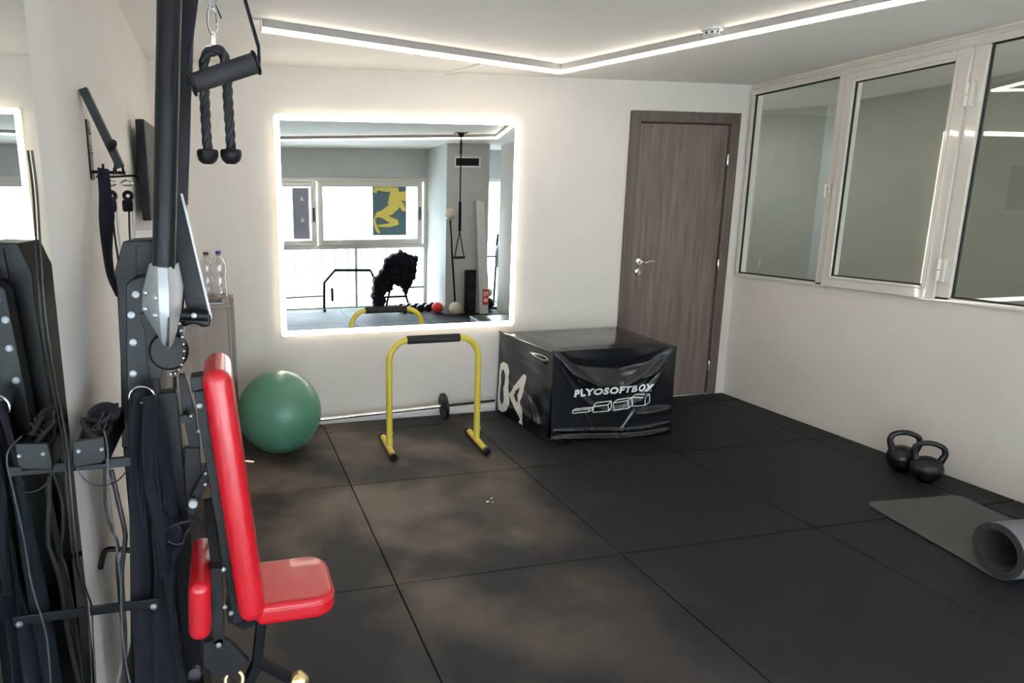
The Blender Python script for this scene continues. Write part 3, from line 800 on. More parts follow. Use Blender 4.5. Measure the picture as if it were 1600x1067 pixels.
# flat part with rounded far-left corner
fp_ = []
rc = 0.05; wn_ = mw.normalized(); wl = mw.length
for k in range(7):
    a_ = k / 6 * PI / 2
    fp_.append(o_ + wn_ * (rc - rc * math.sin(a_)) + dn * (rc - rc * math.cos(a_)))
fp_ = fp_ + [o_ + dv, o_ + dv + wn_ * wl]
for k in range(7):
    a_ = k / 6 * PI / 2
    fp_.append(o_ + wn_ * (wl - rc + rc * math.cos(a_)) + dn * (rc - rc * math.sin(a_)))
MB().prism(fp_, (0, 0, thk)).build('flat_sheet', M['matgrey'], ym, bevel=0.002, seg=1)
# the roll: an archimedean spiral extruded along the mat's width
def spiral(r_out, turns, c0, tk):
    pts = []; n = int(turns * 36)
    for i in range(n + 1):
        a_ = -PI / 2 + 2 * PI * i / 36
        r_ = r_out - tk * 1.12 * i / 36
        pts.append((r_, a_))
    return pts
ro = 0.114
cen = o_ + dv + Vector((0, 0, ro))
sp1 = spiral(ro, 3.1, None, thk)
rm = MB(); vs = []; fs = []
for (r_, a_) in sp1:
    for rr in (r_, r_ - thk):
        p = cen + dn * (rr * math.cos(a_)) * 1.0 + Vector((0, 0, rr * math.sin(a_)))
        vs += [p, p + wn_ * wl]
n = len(sp1)
for i in range(n - 1):
    a_, b2 = i * 4, (i + 1) * 4
    fs += [(a_, b2, b2 + 1, a_ + 1), (a_ + 2, a_ + 3, b2 + 3, b2 + 2), (a_, a_ + 2, b2 + 2, b2), (a_ + 1, b2 + 1, b2 + 3, a_ + 3)]
fs += [(0, 1, 3, 2), ((n - 1) * 4, (n - 1) * 4 + 2, (n - 1) * 4 + 3, (n - 1) * 4 + 1)]
rm.add(vs, fs); ro_ = rm.build('rolled_end', M['matunder'], ym, smooth=True, angle=50)
ro_.data.materials.append(M['matdark']); ro_.data.materials.append(M['matdark'])
for pg in ro_.data.polygons:
    if abs(pg.normal.dot(wn_)) > 0.7: pg.material_index = 1
    elif pg.normal.dot(Vector(pg.center) + world_loc(ym) - cen) < 0: pg.material_index = 2  # inner faces set darker to paint the shadow inside the roll

# small bright scraps lying on the floor
for (px_, py_, sz, scrap_where) in ((762, 784, 0.010, 'largest of the three'), (768, 779, 0.007, 'the one nearest the dip bar'), (770, 785, 0.005, 'smallest of the three')):
    p = P(px_, py_, 'z', 0)
    o = MB().prism([(p.x - sz, p.y, 0.0005), (p.x, p.y - sz * 0.6, 0.0005), (p.x + sz, p.y + 0.2 * sz, 0.0005), (p.x + 0.2 * sz, p.y + sz * 0.7, 0.0005)], (0, 0, 0.002)).build('paper_scrap', M['print_white'])
    tag(o, 'tiny white paper scrap on the dusty tile, ' + scrap_where, 'litter', 'paper scraps on the floor')

# ================================================================== MULTI GYM
gym = thing('multi_gym', (-0.75, -1.5, 0), 'black steel multi gym with red vinyl seat and backrest, beside the left wall mirror', 'gym machine')
def part_(mb, name, m_, **k): return mb.build(name, m_, gym, **k)
def poly(pts, y, depth):
    return MB().prism([P(a_, b2, 'y', y) for a_, b2 in pts], (0, depth, 0))
def bolt(px, py, y, r=0.006, par=None, h=0.006):
    c = P(px, py, 'y', y)
    return MB().lathe([(r * 1.25, 0), (r * 1.25, h * 0.25), (r, h * 0.3), (r * 0.9, h * 0.85), (r * 0.4, h)], c, (0, -1, 0), 10).build('bolt', M['boltsteel'], par or gym, smooth=True)
def bar(p, q, w_, h_, name, m_=None, up=(0, 1, 0), bv=0.003, par=None):
    return MB().tube([p, q], 0, rect=(w_, h_), up=up).build(name, m_ or M['black'], par or gym, bevel=bv)

# weight-stack housing with a faceted top
ys0 = -1.42
sh = part_(poly([(192, 377), (250, 374), (252, 470), (248, 700), (190, 700), (188, 560), (183, 462), (179, 424)], ys0, 0.22), 'weight_housing', M['grey_steel'], bevel=0.004)
sp0 = P(192, 700, 'y', ys0); sp1_ = P(248, 700, 'y', ys0)
part_(MB().box((sp0.x, ys0, 0.0), (sp1_.x, ys0 + 0.22, sp0.z - 0.001)), 'housing_base', M['black'], bevel=0.003)
MB().prism([P(a_, b2, 'y', ys0 - 0.001) for a_, b2 in ((213, 384), (246, 382), (246, 424), (228, 430), (213, 430))], (0, -0.006, 0)).build('cover_plate', M['grey_steel'], gym, bevel=0.002)
# upright carrying the pivots
yu = -1.52
part_(poly([(196, 446), (206, 436), (236, 430), (252, 620), (258, 1120), (205, 1120), (201, 720), (197, 560)], yu, 0.06), 'pivot_plate', M['black'], bevel=0.004)
for q in ((212, 460), (205, 492), (208, 535), (208, 584)): bolt(*q, yu - 0.0005, 0.0075)
# front column to the floor
c0 = P(262, 610, 'y', -1.50)
bar(c0, Vector((c0.x + 0.02, -1.50, 0.03)), 0.05, 0.05, 'front_column', M['black'])
# cable arm tube and second post
ya = -1.60
a0 = P(255.5, 425, 'y', ya); a1 = P(264.5, 0, 'y', ya - 0.02); a2 = a1 + (a1 - a0) * 0.45
part_(MB().tube([a0, a0.lerp(a2, 0.5), a2], 0.0275, 24), 'cable_arm', M['black'], smooth=True)
b0 = P(284, 320, 'y', -1.30); b1 = P(293.5, 0, 'y', -1.30); b2_ = b1 + (b1 - b0) * 0.42
bar(b0, b2_, 0.036, 0.05, 'rear_post', M['black'])
bar(b0, P(278, 560, 'y', -1.30), 0.03, 0.05, 'rear_post_foot', M['black'])
# cross head joining both posts above the picture, with the high pulley
ct = a2.lerp(b2_, 0.5)
bar(a2 + Vector((0, 0, -0.02)), b2_ + Vector((0, 0, -0.02)), 0.05, 0.05, 'cross_head', M['black'])
rt_ = P(333, 8, 'y', -1.27)
bar(b2_ + Vector((0, 0, -0.03)), Vector((rt_.x + 0.02, -1.27, b2_.z - 0.03)), 0.04, 0.04, 'pulley_boom', M['black'], up=(0, 0, 1))
part_(MB().lathe([(0.030, -0.010), (0.036, -0.008), (0.030, 0), (0.036, 0.008), (0.030, 0.010)], (rt_.x, -1.245, b2_.z - 0.08), (0, 1, 0), 24), 'pulley', M['plastic'], smooth=True)
bar(Vector((rt_.x, -1.245, b2_.z - 0.02)), Vector((rt_.x, -1.245, b2_.z - 0.10)), 0.014, 0.03, 'pulley_bracket', M['black'], bv=0.001)
# aluminium clamp: faceted shell in two halves
def ring(y_out, y_in, pts): return [P(px_, py_, 'y', y_in if k in (0, len(pts) - 1) else y_out) for k, (px_, py_) in enumerate(pts)]
lv = [((233, 412), (246, 417), (262, 418), (262.5, 418), (276, 413)),
      ((223, 455), (247, 456), (264.5, 457), (265, 457), (284, 452)),
      ((222, 484), (249, 492), (265, 493), (265.5, 493), (281, 489)),
      ((244, 508), (253, 536), (261, 546), (264, 546), (271, 536))]
for half, idx in (('clamp_half', (0, 1, 2)), ('clamp_half', (3, 4))):
    mb = MB(); rows = []
    for (row, yo) in zip(lv, (ya - 0.035, ya - 0.050, ya - 0.050, ya - 0.02)):
        fr_ = [P(px_, py_, 'y', (yo if k in (1, 2, 3) else ya + 0.005)) for k, (px_, py_) in enumerate(row)]
        rows.append([fr_[k] for k in idx])
    nn = len(idx)
    vs = [p for r2 in rows for p in r2] + [p + Vector((0, 0.06 + (ya - p.y) * 0.6 + 0.02, 0)) for r2 in rows for p in r2]
    R4 = len(rows); off = R4 * nn; fs = []
    for i in range(R4 - 1):
        for k in range(nn - 1):
            fs.append((i * nn + k, i * nn + k + 1, (i + 1) * nn + k + 1, (i + 1) * nn + k))
            fs.append((off + i * nn + k, off + (i + 1) * nn + k, off + (i + 1) * nn + k + 1, off + i * nn + k + 1))
        for k in (0, nn - 1): fs.append((i * nn + k, (i + 1) * nn + k, off + (i + 1) * nn + k, off + i * nn + k))
    for i in (0, R4 - 1):
        for k in range(nn - 1): fs.append((i * nn + k, i * nn + k + 1, off + i * nn + k + 1, off + i * nn + k))
    mb.add(vs, fs); ho = part_(mb, half, M['alu'], bevel=0.002)
    if half == 'clamp_half' and idx[0] == 0:
        for q, dy_ in (((228, 457), -0.004), ((243, 465), -0.034), ((228, 482), -0.004), ((243, 492), -0.036)):
            bolt(*q, ya + dy_ - 0.006, 0.0055, ho, 0.010)
part_(poly([(262, 497), (265, 497), (263, 530), (259, 547), (257, 547), (260, 528)], ya - 0.056, 0.03), 'clamp_slot', M['seal'])
part_(poly([(216, 490), (238, 490), (250, 508), (256, 560), (252, 590), (233, 593), (228, 560), (227, 520)], yu - 0.012, 0.011), 'dark_cutout', M['seal'], bevel=0.002)  # black plate standing in for the shaded hollow beside the clamp
# slanted lever arm
pl_ = [(268, 300), (282, 303), (330, 498), (327, 510), (316, 512), (298, 500), (284, 455), (268, 420)]
part_(poly(pl_, -1.46, 0.035), 'lever_arm', M['black'], bevel=0.004)
part_(poly([(281.5, 303), (284, 302), (331, 498), (328.5, 500)], -1.465, 0.045), 'lever_edge_glint', M['alu'], bevel=0.001)  # pale strip painting in the highlight along the arm's glossy edge
part_(poly([(286, 484), (322, 486), (330, 494), (327, 510), (300, 506), (286, 512)], -1.475, 0.05), 'lever_hub', M['plastic'], bevel=0.005)
part_(MB().tube([P(282, 492, 'y', -1.50), P(326, 494, 'y', -1.50)], 0.014, 16), 'pivot_tube', M['black'], smooth=True)
bolt(303, 493, -1.515, 0.006)
# cam pulley and chain
cc = P(264, 548, 'y', -1.54)
part_(MB().lathe([(0.012, -0.012), (0.045, -0.012), (0.050, -0.008), (0.046, 0), (0.050, 0.008), (0.045, 0.012), (0.012, 0.012)], cc, (0, 1, 0), 36), 'cam_pulley', M['plastic'], smooth=True)
cpts = [P(a_, b2, 'y', -1.555) for a_, b2 in ((281, 505), (283, 516), (285, 526), (287, 537), (288, 548), (287, 559), (284, 569), (280, 577), (274, 583), (267, 584))]
chain = MB()
for a_, b2 in zip(cpts[:-1], cpts[1:]): chain.tube([a_, b2], 0, rect=(0.008, 0.006), up=(0, 1, 0))
chain_o = part_(chain, 'chain', M['plastic'], bevel=0.0008)
for q in cpts: MB().lathe([(0.0035, 0), (0.0035, 0.004), (0.0015, 0.006)], q + Vector((0, -0.003, 0)), (0, -1, 0), 8).build('chain_pin', M['chrome'], chain_o, smooth=True)
# linkage below the pulley
def flat(pts, y, d, name, m_='black', bv=0.002): return part_(poly(pts, y, d), name, M[m_], bevel=bv)
flat([(279, 586), (290, 586), (304, 640), (312, 690), (312, 700), (296, 700), (284, 640)], -1.60, 0.025, 'link_bar')
flat([(289, 700), (312, 700), (316, 760), (300, 800), (292, 790), (288, 740)], -1.60, 0.025, 'link_bar')
flat([(322, 728), (330, 742), (302, 806), (292, 800), (296, 782)], -1.63, 0.02, 'link_bar')
flat([(306, 800), (312, 798), (334, 842), (330, 852)], -1.62, 0.012, 'link_bar')
part_(MB().lathe([(0.011, 0), (0.011, 0.03)], P(289, 650, 'y', -1.61), (0, -1, 0), 16), 'roller', M['grey_steel'], smooth=True)
k_ = part_(MB().lathe([(0.012, 0), (0.012, 0.012), (0.010, 0.014)], P(302, 785, 'y', -1.64), (0, -1, 0), 18), 'pivot_knob', M['alu'], smooth=True)
part_(MB().tube([P(303, 600, 'y', -1.63), P(311, 672, 'y', -1.63)], 0.0018, 8), 'steel_cable', M['chrome'], smooth=True)
for q in ((299, 650), (311, 674), (322, 740), (321, 757)): bolt(*q, -1.635, 0.004)
# rear guide rail seen between upright and linkage
flat([(270, 590), (276, 590), (284, 800), (282, 1090), (272, 1090), (274, 800)], -1.45, 0.02, 'guide_rail', 'grey_steel')
flat([(282, 1090), (291, 1090), (290, 800), (300, 700), (286, 700)], -1.52, 0.02, 'guide_rail', 'black')
# backrest with its steel back frame
def pad(c0_, c1_, thick, wide, name, bev, ydir=(0, 1, 0)):
    """rounded upholstered slab from centre-line point c0_ to c1_"""
    ax = (c1_ - c0_); Ln = ax.length; ax.normalize(); yv = Vector(ydir).normalized(); nv = ax.cross(yv).normalized()
    mt = Matrix((nv, yv, ax)).transposed().to_4x4(); mt.translation = c0_
    mb = MB().box((-thick / 2, -wide / 2, 0), (thick / 2, wide / 2, Ln), mt)
    o = part_(mb, name, M['red'], bevel=bev, seg=5)
    return o, mt, Ln
ybk = -1.715
bot = P(396, 973, 'y', -1.82); top = P(338, 592, 'y', -1.82)
bot.y = ybk; top.y = ybk
bo, mt, Ln = pad(bot, top + (top - bot).normalized() * 0.02, 0.066, 0.235, 'backrest', 0.030)
sm_ = 0.0245
rp = []
for (yy_, zz_) in ((-0.105, 0.02), (-0.105, Ln - 0.03), (-0.09, Ln - 0.012), (0.09, Ln - 0.012), (0.105, Ln - 0.03), (0.105, 0.02), (0.09, 0.008), (-0.09, 0.008)):
    rp.append(mt @ Vector((0.0, yy_ * 1.115, zz_)))
part_(MB().tube([P(372, 720, 'y', -1.62), P(396, 722, 'y', -1.60)], 0.003, 8), 'adjusting_pin', M['chrome'], smooth=True)
# steel frame behind the backrest
f0 = P(312, 606, 'y', -1.72); f1 = P(372, 965, 'y', -1.72)
bar(f1, f0, 0.026, 0.05, 'back_frame', M['grey_steel'])
flat([(297, 590), (320, 586), (322, 612), (300, 614)], -1.74, 0.05, 'backrest_mount', 'grey_steel')
for q in ((312, 634), (349, 890), (351, 948), (361, 958)): bolt(*q, -1.755, 0.0055)
flat([(352, 940), (385, 936), (402, 975), (380, 985), (356, 972)], -1.73, 0.04, 'seat_bracket')
# seat
sx0, sx1, sy0_, sy1_ = -0.565, -0.362, -1.820, -1.590
st_ = MB(); vs = []
ps = []
rr_ = 0.055
for (cx_, cy_, a0_) in ((sx1 - rr_, sy1_ - rr_, 0), (sx0 + 0.02, sy1_ - 0.02, PI / 2), (sx0 + 0.02, sy0_ + 0.02, PI), (sx1 - rr_, sy0_ + rr_, 1.5 * PI)):
    r4 = rr_ if cx_ > -0.5 else 0.02
    for k in range(6):
        a_ = a0_ + k / 5 * PI / 2; ps.append(Vector((cx_ + r4 * math.cos(a_), cy_ + r4 * math.sin(a_), 0.445)))
seat = part_(MB().prism(ps, (0, 0, 0.056)), 'seat', M['red'], bevel=0.018, seg=5)
for v_ in seat.data.vertices: v_.co.z += (v_.co.x + 0.18) * 0.0
sp2 = [Vector((p.x * 1.0, p.y, 0.472)) for p in ps]
# seam piping of the seat
cxm, cym = (sx0 + sx1) / 2, (sy0_ + sy1_) / 2
MB().tube([Vector((cxm + (p.x - cxm) * 0.99, cym + (p.y - cym) * 0.99, 0.487)) for p in ps], 0.0028, 8, closed=True).build('piping', M['red'], seat, smooth=True)
part_(MB().box((-0.55, -1.78, 0.431), (-0.40, -1.63, 0.444)), 'seat_plate', M['black'], bevel=0.002)
# seat post and leg lever
s0 = Vector((-0.545, -1.72, 0.431)); s1 = P(402, 1035, 'y', -1.72)
bar(s0, s1, 0.026, 0.04, 'seat_post', M['black'])
bar(s1 + Vector((-0.005, 0, 0.01)), P(462, 1064, 'y', -1.70), 0.022, 0.03, 'foot_arm', M['black'])
cp = P(468, 1064, 'y', -1.72)
part_(MB().lathe([(0.024, -0.015), (0.026, 0.0), (0.024, 0.012), (0.014, 0.020), (0.004, 0.022)], cp, (0.1, -1, 0.35), 24), 'end_cap', M['brass'], smooth=True)
bar(s1, P(372, 1100, 'y', -1.72), 0.026, 0.035, 'lower_strut', M['black'])
flat([(318, 1006), (345, 997), (360, 1004), (389, 1034), (372, 1052), (345, 1064), (318, 1040)], -1.76, 0.02, 'pivot_plate', 'grey_steel')
for q in ((342, 1008),): bolt(*q, -1.762, 0.006)
part_(MB().lathe([(0.018, 0), (0.020, 0.006), (0.016, 0.02), (0.010, 0.022)], P(305, 1050, 'y', -1.72), (0, -1, 0.3), 18), 'adjusting_knob', M['plastic'], smooth=True)
part_(MB().torus(P(366, 1062, 'y', -1.76), 0.022, 0.006, (0, -1, 0.4)), 'ring_bracket', M['brass'], smooth=True)
# arm pad with its upright
k0 = P(312, 1004, 'y', -1.83); k1 = P(311, 914, 'y', -1.83); k0.y = k1.y = -1.705
pad(k0, k1, 0.053, 0.26, 'arm_pad', 0.024)
bar(P(342, 1000, 'y', -1.74), P(338, 882, 'y', -1.74), 0.030, 0.04, 'arm_upright', M['grey_steel'])
bar(P(338, 884, 'y', -1.72), P(327, 780, 'y', -1.60), 0.026, 0.03, 'arm_upright', M['black'])
# cross bars reaching to the wall
wz = 0.446
lb = MB().box((XL + 0.012, -1.650, wz - 0.011), (-0.808, -1.642, wz + 0.014)); part_(lb, 'lower_cross_bar', M['black'], bevel=0.002)
bolt(240, 948, -1.651, 0.007)
part_(MB().box((XL + 0.012, -1.668, 0.838), (-0.845, -1.655, 0.862)), 'upper_cross_bar', M['grey_steel'], bevel=0.002)
hk_ = MB().tube(smooth_path([P(205, 860, 'y', -1.45), P(172, 858, 'y', -1.45), P(162, 866, 'y', -1.45), P(157, 888, 'y', -1.45)], 4), 0.008, 10)
part_(hk_, 'hook_bar', M['black'], smooth=True)
# floor frame
part_(MB().box((-0.90, -1.80, 0.0), (-0.30, -1.74, 0.05)), 'floor_rail', M['black'], bevel=0.004)
part_(MB().box((-0.76, -1.74, 0.0), (-0.70, -1.20, 0.05)), 'floor_rail', M['black'], bevel=0.004)
bar(P(372, 1100, 'y', -1.72), Vector((-0.60, -1.75, 0.03)), 0.04, 0.04, 'seat_support', M['black'])

# ---- tray of cables on the cross bar
tr = thing('cable_tray', (-0.92, -1.66, 0.86), 'black plastic tray of tangled leads resting on the cross bar by the mirror', 'tray')
ty = -1.735
tp = [P(a_, b2, 'y', ty) for a_, b2 in ((113, 690), (163, 682), (166, 716), (160, 724), (116, 732), (111, 722))]
MB().prism(tp, (0, 0.015, 0)).build('front_panel', M['plastic'], tr, bevel=0.004)
xa_, xb_, za_, zb_ = tp[0].x + 0.002, tp[1].x - 0.002, 0.865, 0.925
tw = MB()
xa_ = max(xa_, XL + 0.012)
tw.box((xa_, ty + 0.0155, za_), (xa_ + 0.004, -1.435, zb_)).box((xb_ - 0.004, ty + 0.0155, za_), (xb_, -1.435, zb_)).box((xa_ + 0.004, ty + 0.0155, za_), (xb_ - 0.004, -1.439, za_ + 0.004)).box((xa_, -1.4345, za_), (xb_, -1.4305, zb_))
tw.build('tray_walls', M['plastic'], tr)
for q in ((123, 705), (159, 702)): bolt(*q, ty - 0.0005, 0.004, tr)
rnd = random.Random(7)
for k in range(9):
    pts = []
    cx_ = (xa_ + xb_) / 2
    for j in range(7):
        pts.append((cx_ + rnd.uniform(-0.032, 0.032), ty + 0.06 + 0.035 * j + rnd.uniform(-0.03, 0.03), zb_ - 0.01 + rnd.uniform(-0.02, 0.035) + 0.012 * math.sin(j)))
    c_ = MB().tube(smooth_path(pts, 5), rnd.uniform(0.0035, 0.006), 8).build('lead', M['cable'], tr, smooth=True)
plg = MB().box((xa_ + 0.02, ty + 0.07, zb_ - 0.02), (xb_ - 0.02, ty + 0.17, zb_ + 0.015)).build('power_adapter', M['plastic'], tr, bevel=0.006)
# shelf block behind the tray (dark top)
MB().sphere((cx_, -1.53, zb_ + 0.012), 0.04, 20, 12, (1.0, 1.5, 0.7)).build('adapter_pouch', M['fabric'], tr, smooth=True)

# ---- loose leads down the wall
def lead(pts, r, m_, label, name='power_lead', cat='cable'):
    o = MB().tube(smooth_path(pts, 8), r, 8).build(name, m_, smooth=True, origin=pts[-1]); return tag(o, label, cat)
wx = XL + 0.011
lead([P(a_, b2, 'y', -1.632) if False else Vector((wx, P(a_, b2, 'x', wx).y, P(a_, b2, 'x', wx).z)) for a_, b2 in ((50, 235), (58, 300), (64, 400), (72, 500), (88, 600), (104, 690), (112, 780), (120, 860), (134, 920), (143, 948), (146, 1000), (150, 1080))], 0.0026, M['cable'], 'thin black cable running down the left wall along the mirror edge')
lead([P(*q) for q in ((162, 672, 'y', -1.70), (168, 700, 'y', -1.76), (170, 760, 'y', -1.76), (178, 830, 'y', -1.74), (188, 900, 'y', -1.72), (190, 970, 'y', -1.70), (196, 1030, 'y', -1.70), (206, 1080, 'y', -1.70))], 0.0022, M['gcable'], 'thin grey cable hanging from the cable tray past both cross bars')
lead([P(*q) for q in ((120, 730, 'y', -1.72), (128, 745, 'y', -1.72), (145, 757, 'y', -1.72), (165, 758, 'y', -1.72), (185, 750, 'y', -1.68), (198, 735, 'y', -1.62))], 0.0018, M['cable'], 'thin black lead looping in a shallow curve under the cable tray')
lead([P(*q) for q in ((164, 722, 'y', -1.58), (164, 780, 'y', -1.57), (172, 820, 'y', -1.57), (184, 850, 'y', -1.56), (182, 880, 'y', -1.56), (186, 930, 'y', -1.55), (192, 1000, 'y', -1.55), (196, 1080, 'y', -1.55))], 0.004, M['cable'], 'thick black cable hanging behind the grey one below the tray')
lead([P(*q) for q in ((174, 735, 'y', -1.57), (184, 780, 'y', -1.57), (195, 830, 'y', -1.575), (195, 850, 'y', -1.575), (190, 900, 'y', -1.575), (195, 990, 'y', -1.575), (194, 1080, 'y', -1.575))], 0.0065, M['cable'], 'thickest black cable hanging closest to the gym machine upright')

# ---- strap bag hanging from a D-ring on the machine
bgp = thing('strap_bag', (-0.8, -1.62, 0.9), 'dark fabric strap bag hanging from a steel ring on the gym machine', 'bag')
yb_ = -1.60
rc_ = P(222, 622, 'y', yb_)
pr_ = [rc_ + Vector((0.030 * math.cos(a_), 0, 0.030 * math.sin(a_) + 0.0)) for a_ in [PI * k / 12 for k in range(13)]]
pr_ = [pr_[0] - Vector((0, 0, 0.012))] + pr_ + [pr_[-1] - Vector((0, 0, 0.012))]
MB().tube(pr_ , 0.0035, 8, closed=True).build('steel_ring', M['chrome'], bgp, smooth=True)
def cloth(Ls, Rs, y, name, m_, amp=0.01, freq=3, ph=0.0, nu=14, thick=0.004):
    """hanging webbing between two measured outlines, rippled in depth"""
    L2 = smooth_path([P(a_, b2, 'y', y) for a_, b2 in Ls], 5); R2 = smooth_path([P(a_, b2, 'y', y) for a_, b2 in Rs], 5)
    nr = min(len(L2), len(R2)); vs = []; fs = []
    for j in range(nr):
        for i in range(nu + 1):
            u_ = i / nu; p = L2[j].lerp(R2[j], u_)
            vs.append(p + Vector((0, -amp * math.sin(freq * PI * u_ + ph + 1.2 * math.sin(j * 0.21)) - amp * 0.5 * math.sin(j * 0.35 + 4 * u_), 0)))
    for j in range(nr - 1):
        for i in range(nu): fs.append((j * (nu + 1) + i, j * (nu + 1) + i + 1, (j + 1) * (nu + 1) + i + 1, (j + 1) * (nu + 1) + i))
    o = MB().add(vs, fs).build(name, m_, bgp, smooth=True, angle=80)
    sd_ = o.modifiers.new('t', 'SOLIDIFY'); sd_.thickness = thick; sd_.offset = 0
    return o
cloth([(206, 612), (202, 680), (203, 760), (204, 850), (206, 950), (212, 1080)], [(226, 616), (222, 690), (224, 770), (232, 860), (236, 960), (240, 1080)], yb_ - 0.005, 'webbing_strap', M['fabric'], 0.008, 1.6)
cloth([(224, 618), (222, 690), (226, 760), (236, 800), (244, 850), (250, 900)], [(241, 618), (243, 690), (246, 750), (254, 800), (258, 850), (262, 900)], yb_ - 0.020, 'webbing_strap', M['fabric'], 0.006, 1.3, 0.6)
cloth([(240, 640), (244, 700), (250, 740), (256, 780), (258, 800), (262, 830)], [(250, 640), (262, 690), (269, 740), (276, 790), (280, 815), (282, 835)], yb_ + 0.010, 'webbing_strap', M['fabric'], 0.006, 1.3, 0.2)
cloth([(238, 790), (240, 840), (244, 880), (240, 930), (240, 990), (244, 1080)], [(276, 812), (288, 838), (272, 880), (274, 940), (278, 1000), (290, 1080)], yb_ + 0.004, 'bag_body', M['fabric'], 0.012, 2.2, 1.0, thick=0.01)
buckle = MB().tube(smooth_path([P(a_, b2, 'y', yb_ - 0.02) for a_, b2 in ((262, 826), (280, 818), (296, 814), (300, 822), (290, 834), (285, 848), (272, 850), (262, 845))], 4), 0.004, 8, closed=False)
buckle.build('buckle', M['plastic'], bgp, smooth=True)

# ---- rope and grip hanging from the high pulley
tzz = b2_.z - 0.06
rp_ = thing('triceps_rope', (-0.59, -1.25, 1.9), 'black braided triceps rope with two rubber ends hanging from a carabiner', 'rope attachment')
yr = -1.26
def q3(px_, py_, y=yr): return P(px_, py_, 'y', y)
MB().tube([Vector((q3(333, -5).x, yr, b2_.z - 0.119)), q3(333, 0)], 0.0022, 8).build('pulley_cable', M['cable'], rp_, smooth=True)
def oval(c, ax_, hw, hh, r, n=20):
    ax_ = Vector(ax_).normalized()
    return MB().tube([c + ax_ * (hw * math.cos(2 * PI * k / n)) + Vector((0, 0, hh * math.sin(2 * PI * k / n))) for k in range(n)], r, 8, closed=True)
oval(q3(332.5, 4), (1, 0.2, 0), 0.010, 0.022, 0.0035).build('snap_link', M['alu'], rp_, smooth=True)
MB().tube([q3(337, 8), q3(342, 20), q3(346, 29)], 0.0022, 8).build('cable_tail', M['cable'], rp_, smooth=True)
oval(q3(332, 33), (1, 0.2, 0), 0.013, 0.037, 0.0035).build('carabiner', M['chrome'], rp_, smooth=True)
MB().tube([q3(333, 48), q3(333, 74)], 0, rect=(0.014, 0.006), up=(0, 1, 0)).build('ring_shank', M['chrome'], rp_, bevel=0.002)
MB().tube([q3(323, 82), q3(343, 82)], 0.0085, 12).build('cross_sleeve', M['chrome'], rp_, smooth=True)
MB().tube([q3(323, 76), q3(343, 76)], 0, rect=(0.006, 0.020), up=(0, 0, 1)).build('sleeve_plate', M['chrome'], rp_, bevel=0.001)
center = smooth_path([q3(325, 238), q3(322, 200), q3(320, 160), q3(318.5, 120), q3(319, 96), q3(324, 84), q3(332, 80), q3(342, 79), q3(349, 86), q3(354, 110), q3(356, 150), q3(358.5, 190), q3(361, 236)], 16)
nrm_ = Vector((0, 1, 0))
# two-strand twist
for ph_ in (0, 2 * PI / 3, 4 * PI / 3):
    pts = []
    s_acc = 0
    for i, p in enumerate(center):
        if i: s_acc += (p - center[i - 1]).length
        t_ = (center[min(i + 1, len(center) - 1)] - center[max(i - 1, 0)]).normalized(); u_ = t_.cross(nrm_).normalized(); w_ = t_.cross(u_)
        a_ = s_acc / 0.045 * PI + ph_
        pts.append(p + (u_ * math.cos(a_) + w_ * math.sin(a_)) * 0.0060)
    MB().tube(pts, 0.0092, 8).build('rope_strand', M['rope'], rp_, smooth=True, angle=80)
for (px_, sx_) in ((324.5, 0), (361, 0)):
    c = q3(px_, 240)
    MB().lathe([(0.006, 0.014), (0.028, 0.011), (0.031, 0.006), (0.0305, -0.006), (0.026, -0.020), (0.015, -0.029), (0.003, -0.030)], c, (0.02, 0, 1), 24).build('rubber_end', M['plastic'], rp_, smooth=True, angle=60)

hd = thing('stirrup_handle', (-0.57, -1.8, 1.7), 'black single-hand cable grip on a webbing triangle, in front of the rope', 'handle')
yh = -1.74
def q4(px_, py_, y=yh): return P(px_, py_, 'y', y)
g0 = q4(303, 130, -1.75); g1 = q4(397, 99, -1.74); ga = (g1 - g0).normalized()
MB().tube([g0, g0.lerp(g1, 0.3), g0.lerp(g1, 0.7), g1], [0.0205, 0.0215, 0.0220, 0.0225], 24).build('foam_grip', M['foam'], hd, smooth=True)
MB().lathe([(0.008, 0), (0.025, 0.001), (0.027, 0.004), (0.025, 0.007), (0.008, 0.008)], g0 - ga * 0.0085, ga, 28).build('grip_flange', M['plastic'], hd, smooth=True)
MB().lathe([(0.008, 0), (0.025, 0.001), (0.027, 0.004), (0.025, 0.007), (0.008, 0.008)], g1 + ga * 0.0005, ga, 28).build('grip_flange', M['plastic'], hd, smooth=True)
apex = Vector((q4(340, 0).x, yh, 2.12))
for (s_, e_) in ((g0 - ga * 0.012, apex), (g1 + ga * 0.012, apex)):
    a_ = s_ + Vector((0, 0, -0.004))
    MB().tube([a_, s_ + Vector((0, 0, 0.03)), e_], 0, rect=(0.006, 0.018), up=(0, 1, 0)).build('webbing', M['fabric'], hd, bevel=0.001)
MB().tube([apex, Vector((apex.x, yh, a2.z - 0.036))], 0.003, 8).build('hanging_cable', M['cable'], hd, smooth=True)
# boom over the grip, part of the machine, above the picture
bar(a2 + Vector((0, 0, -0.02)), Vector((apex.x, yh, a2.z - 0.02)), 0.03, 0.03, 'grip_boom', M['black'], up=(0, 0, 1))

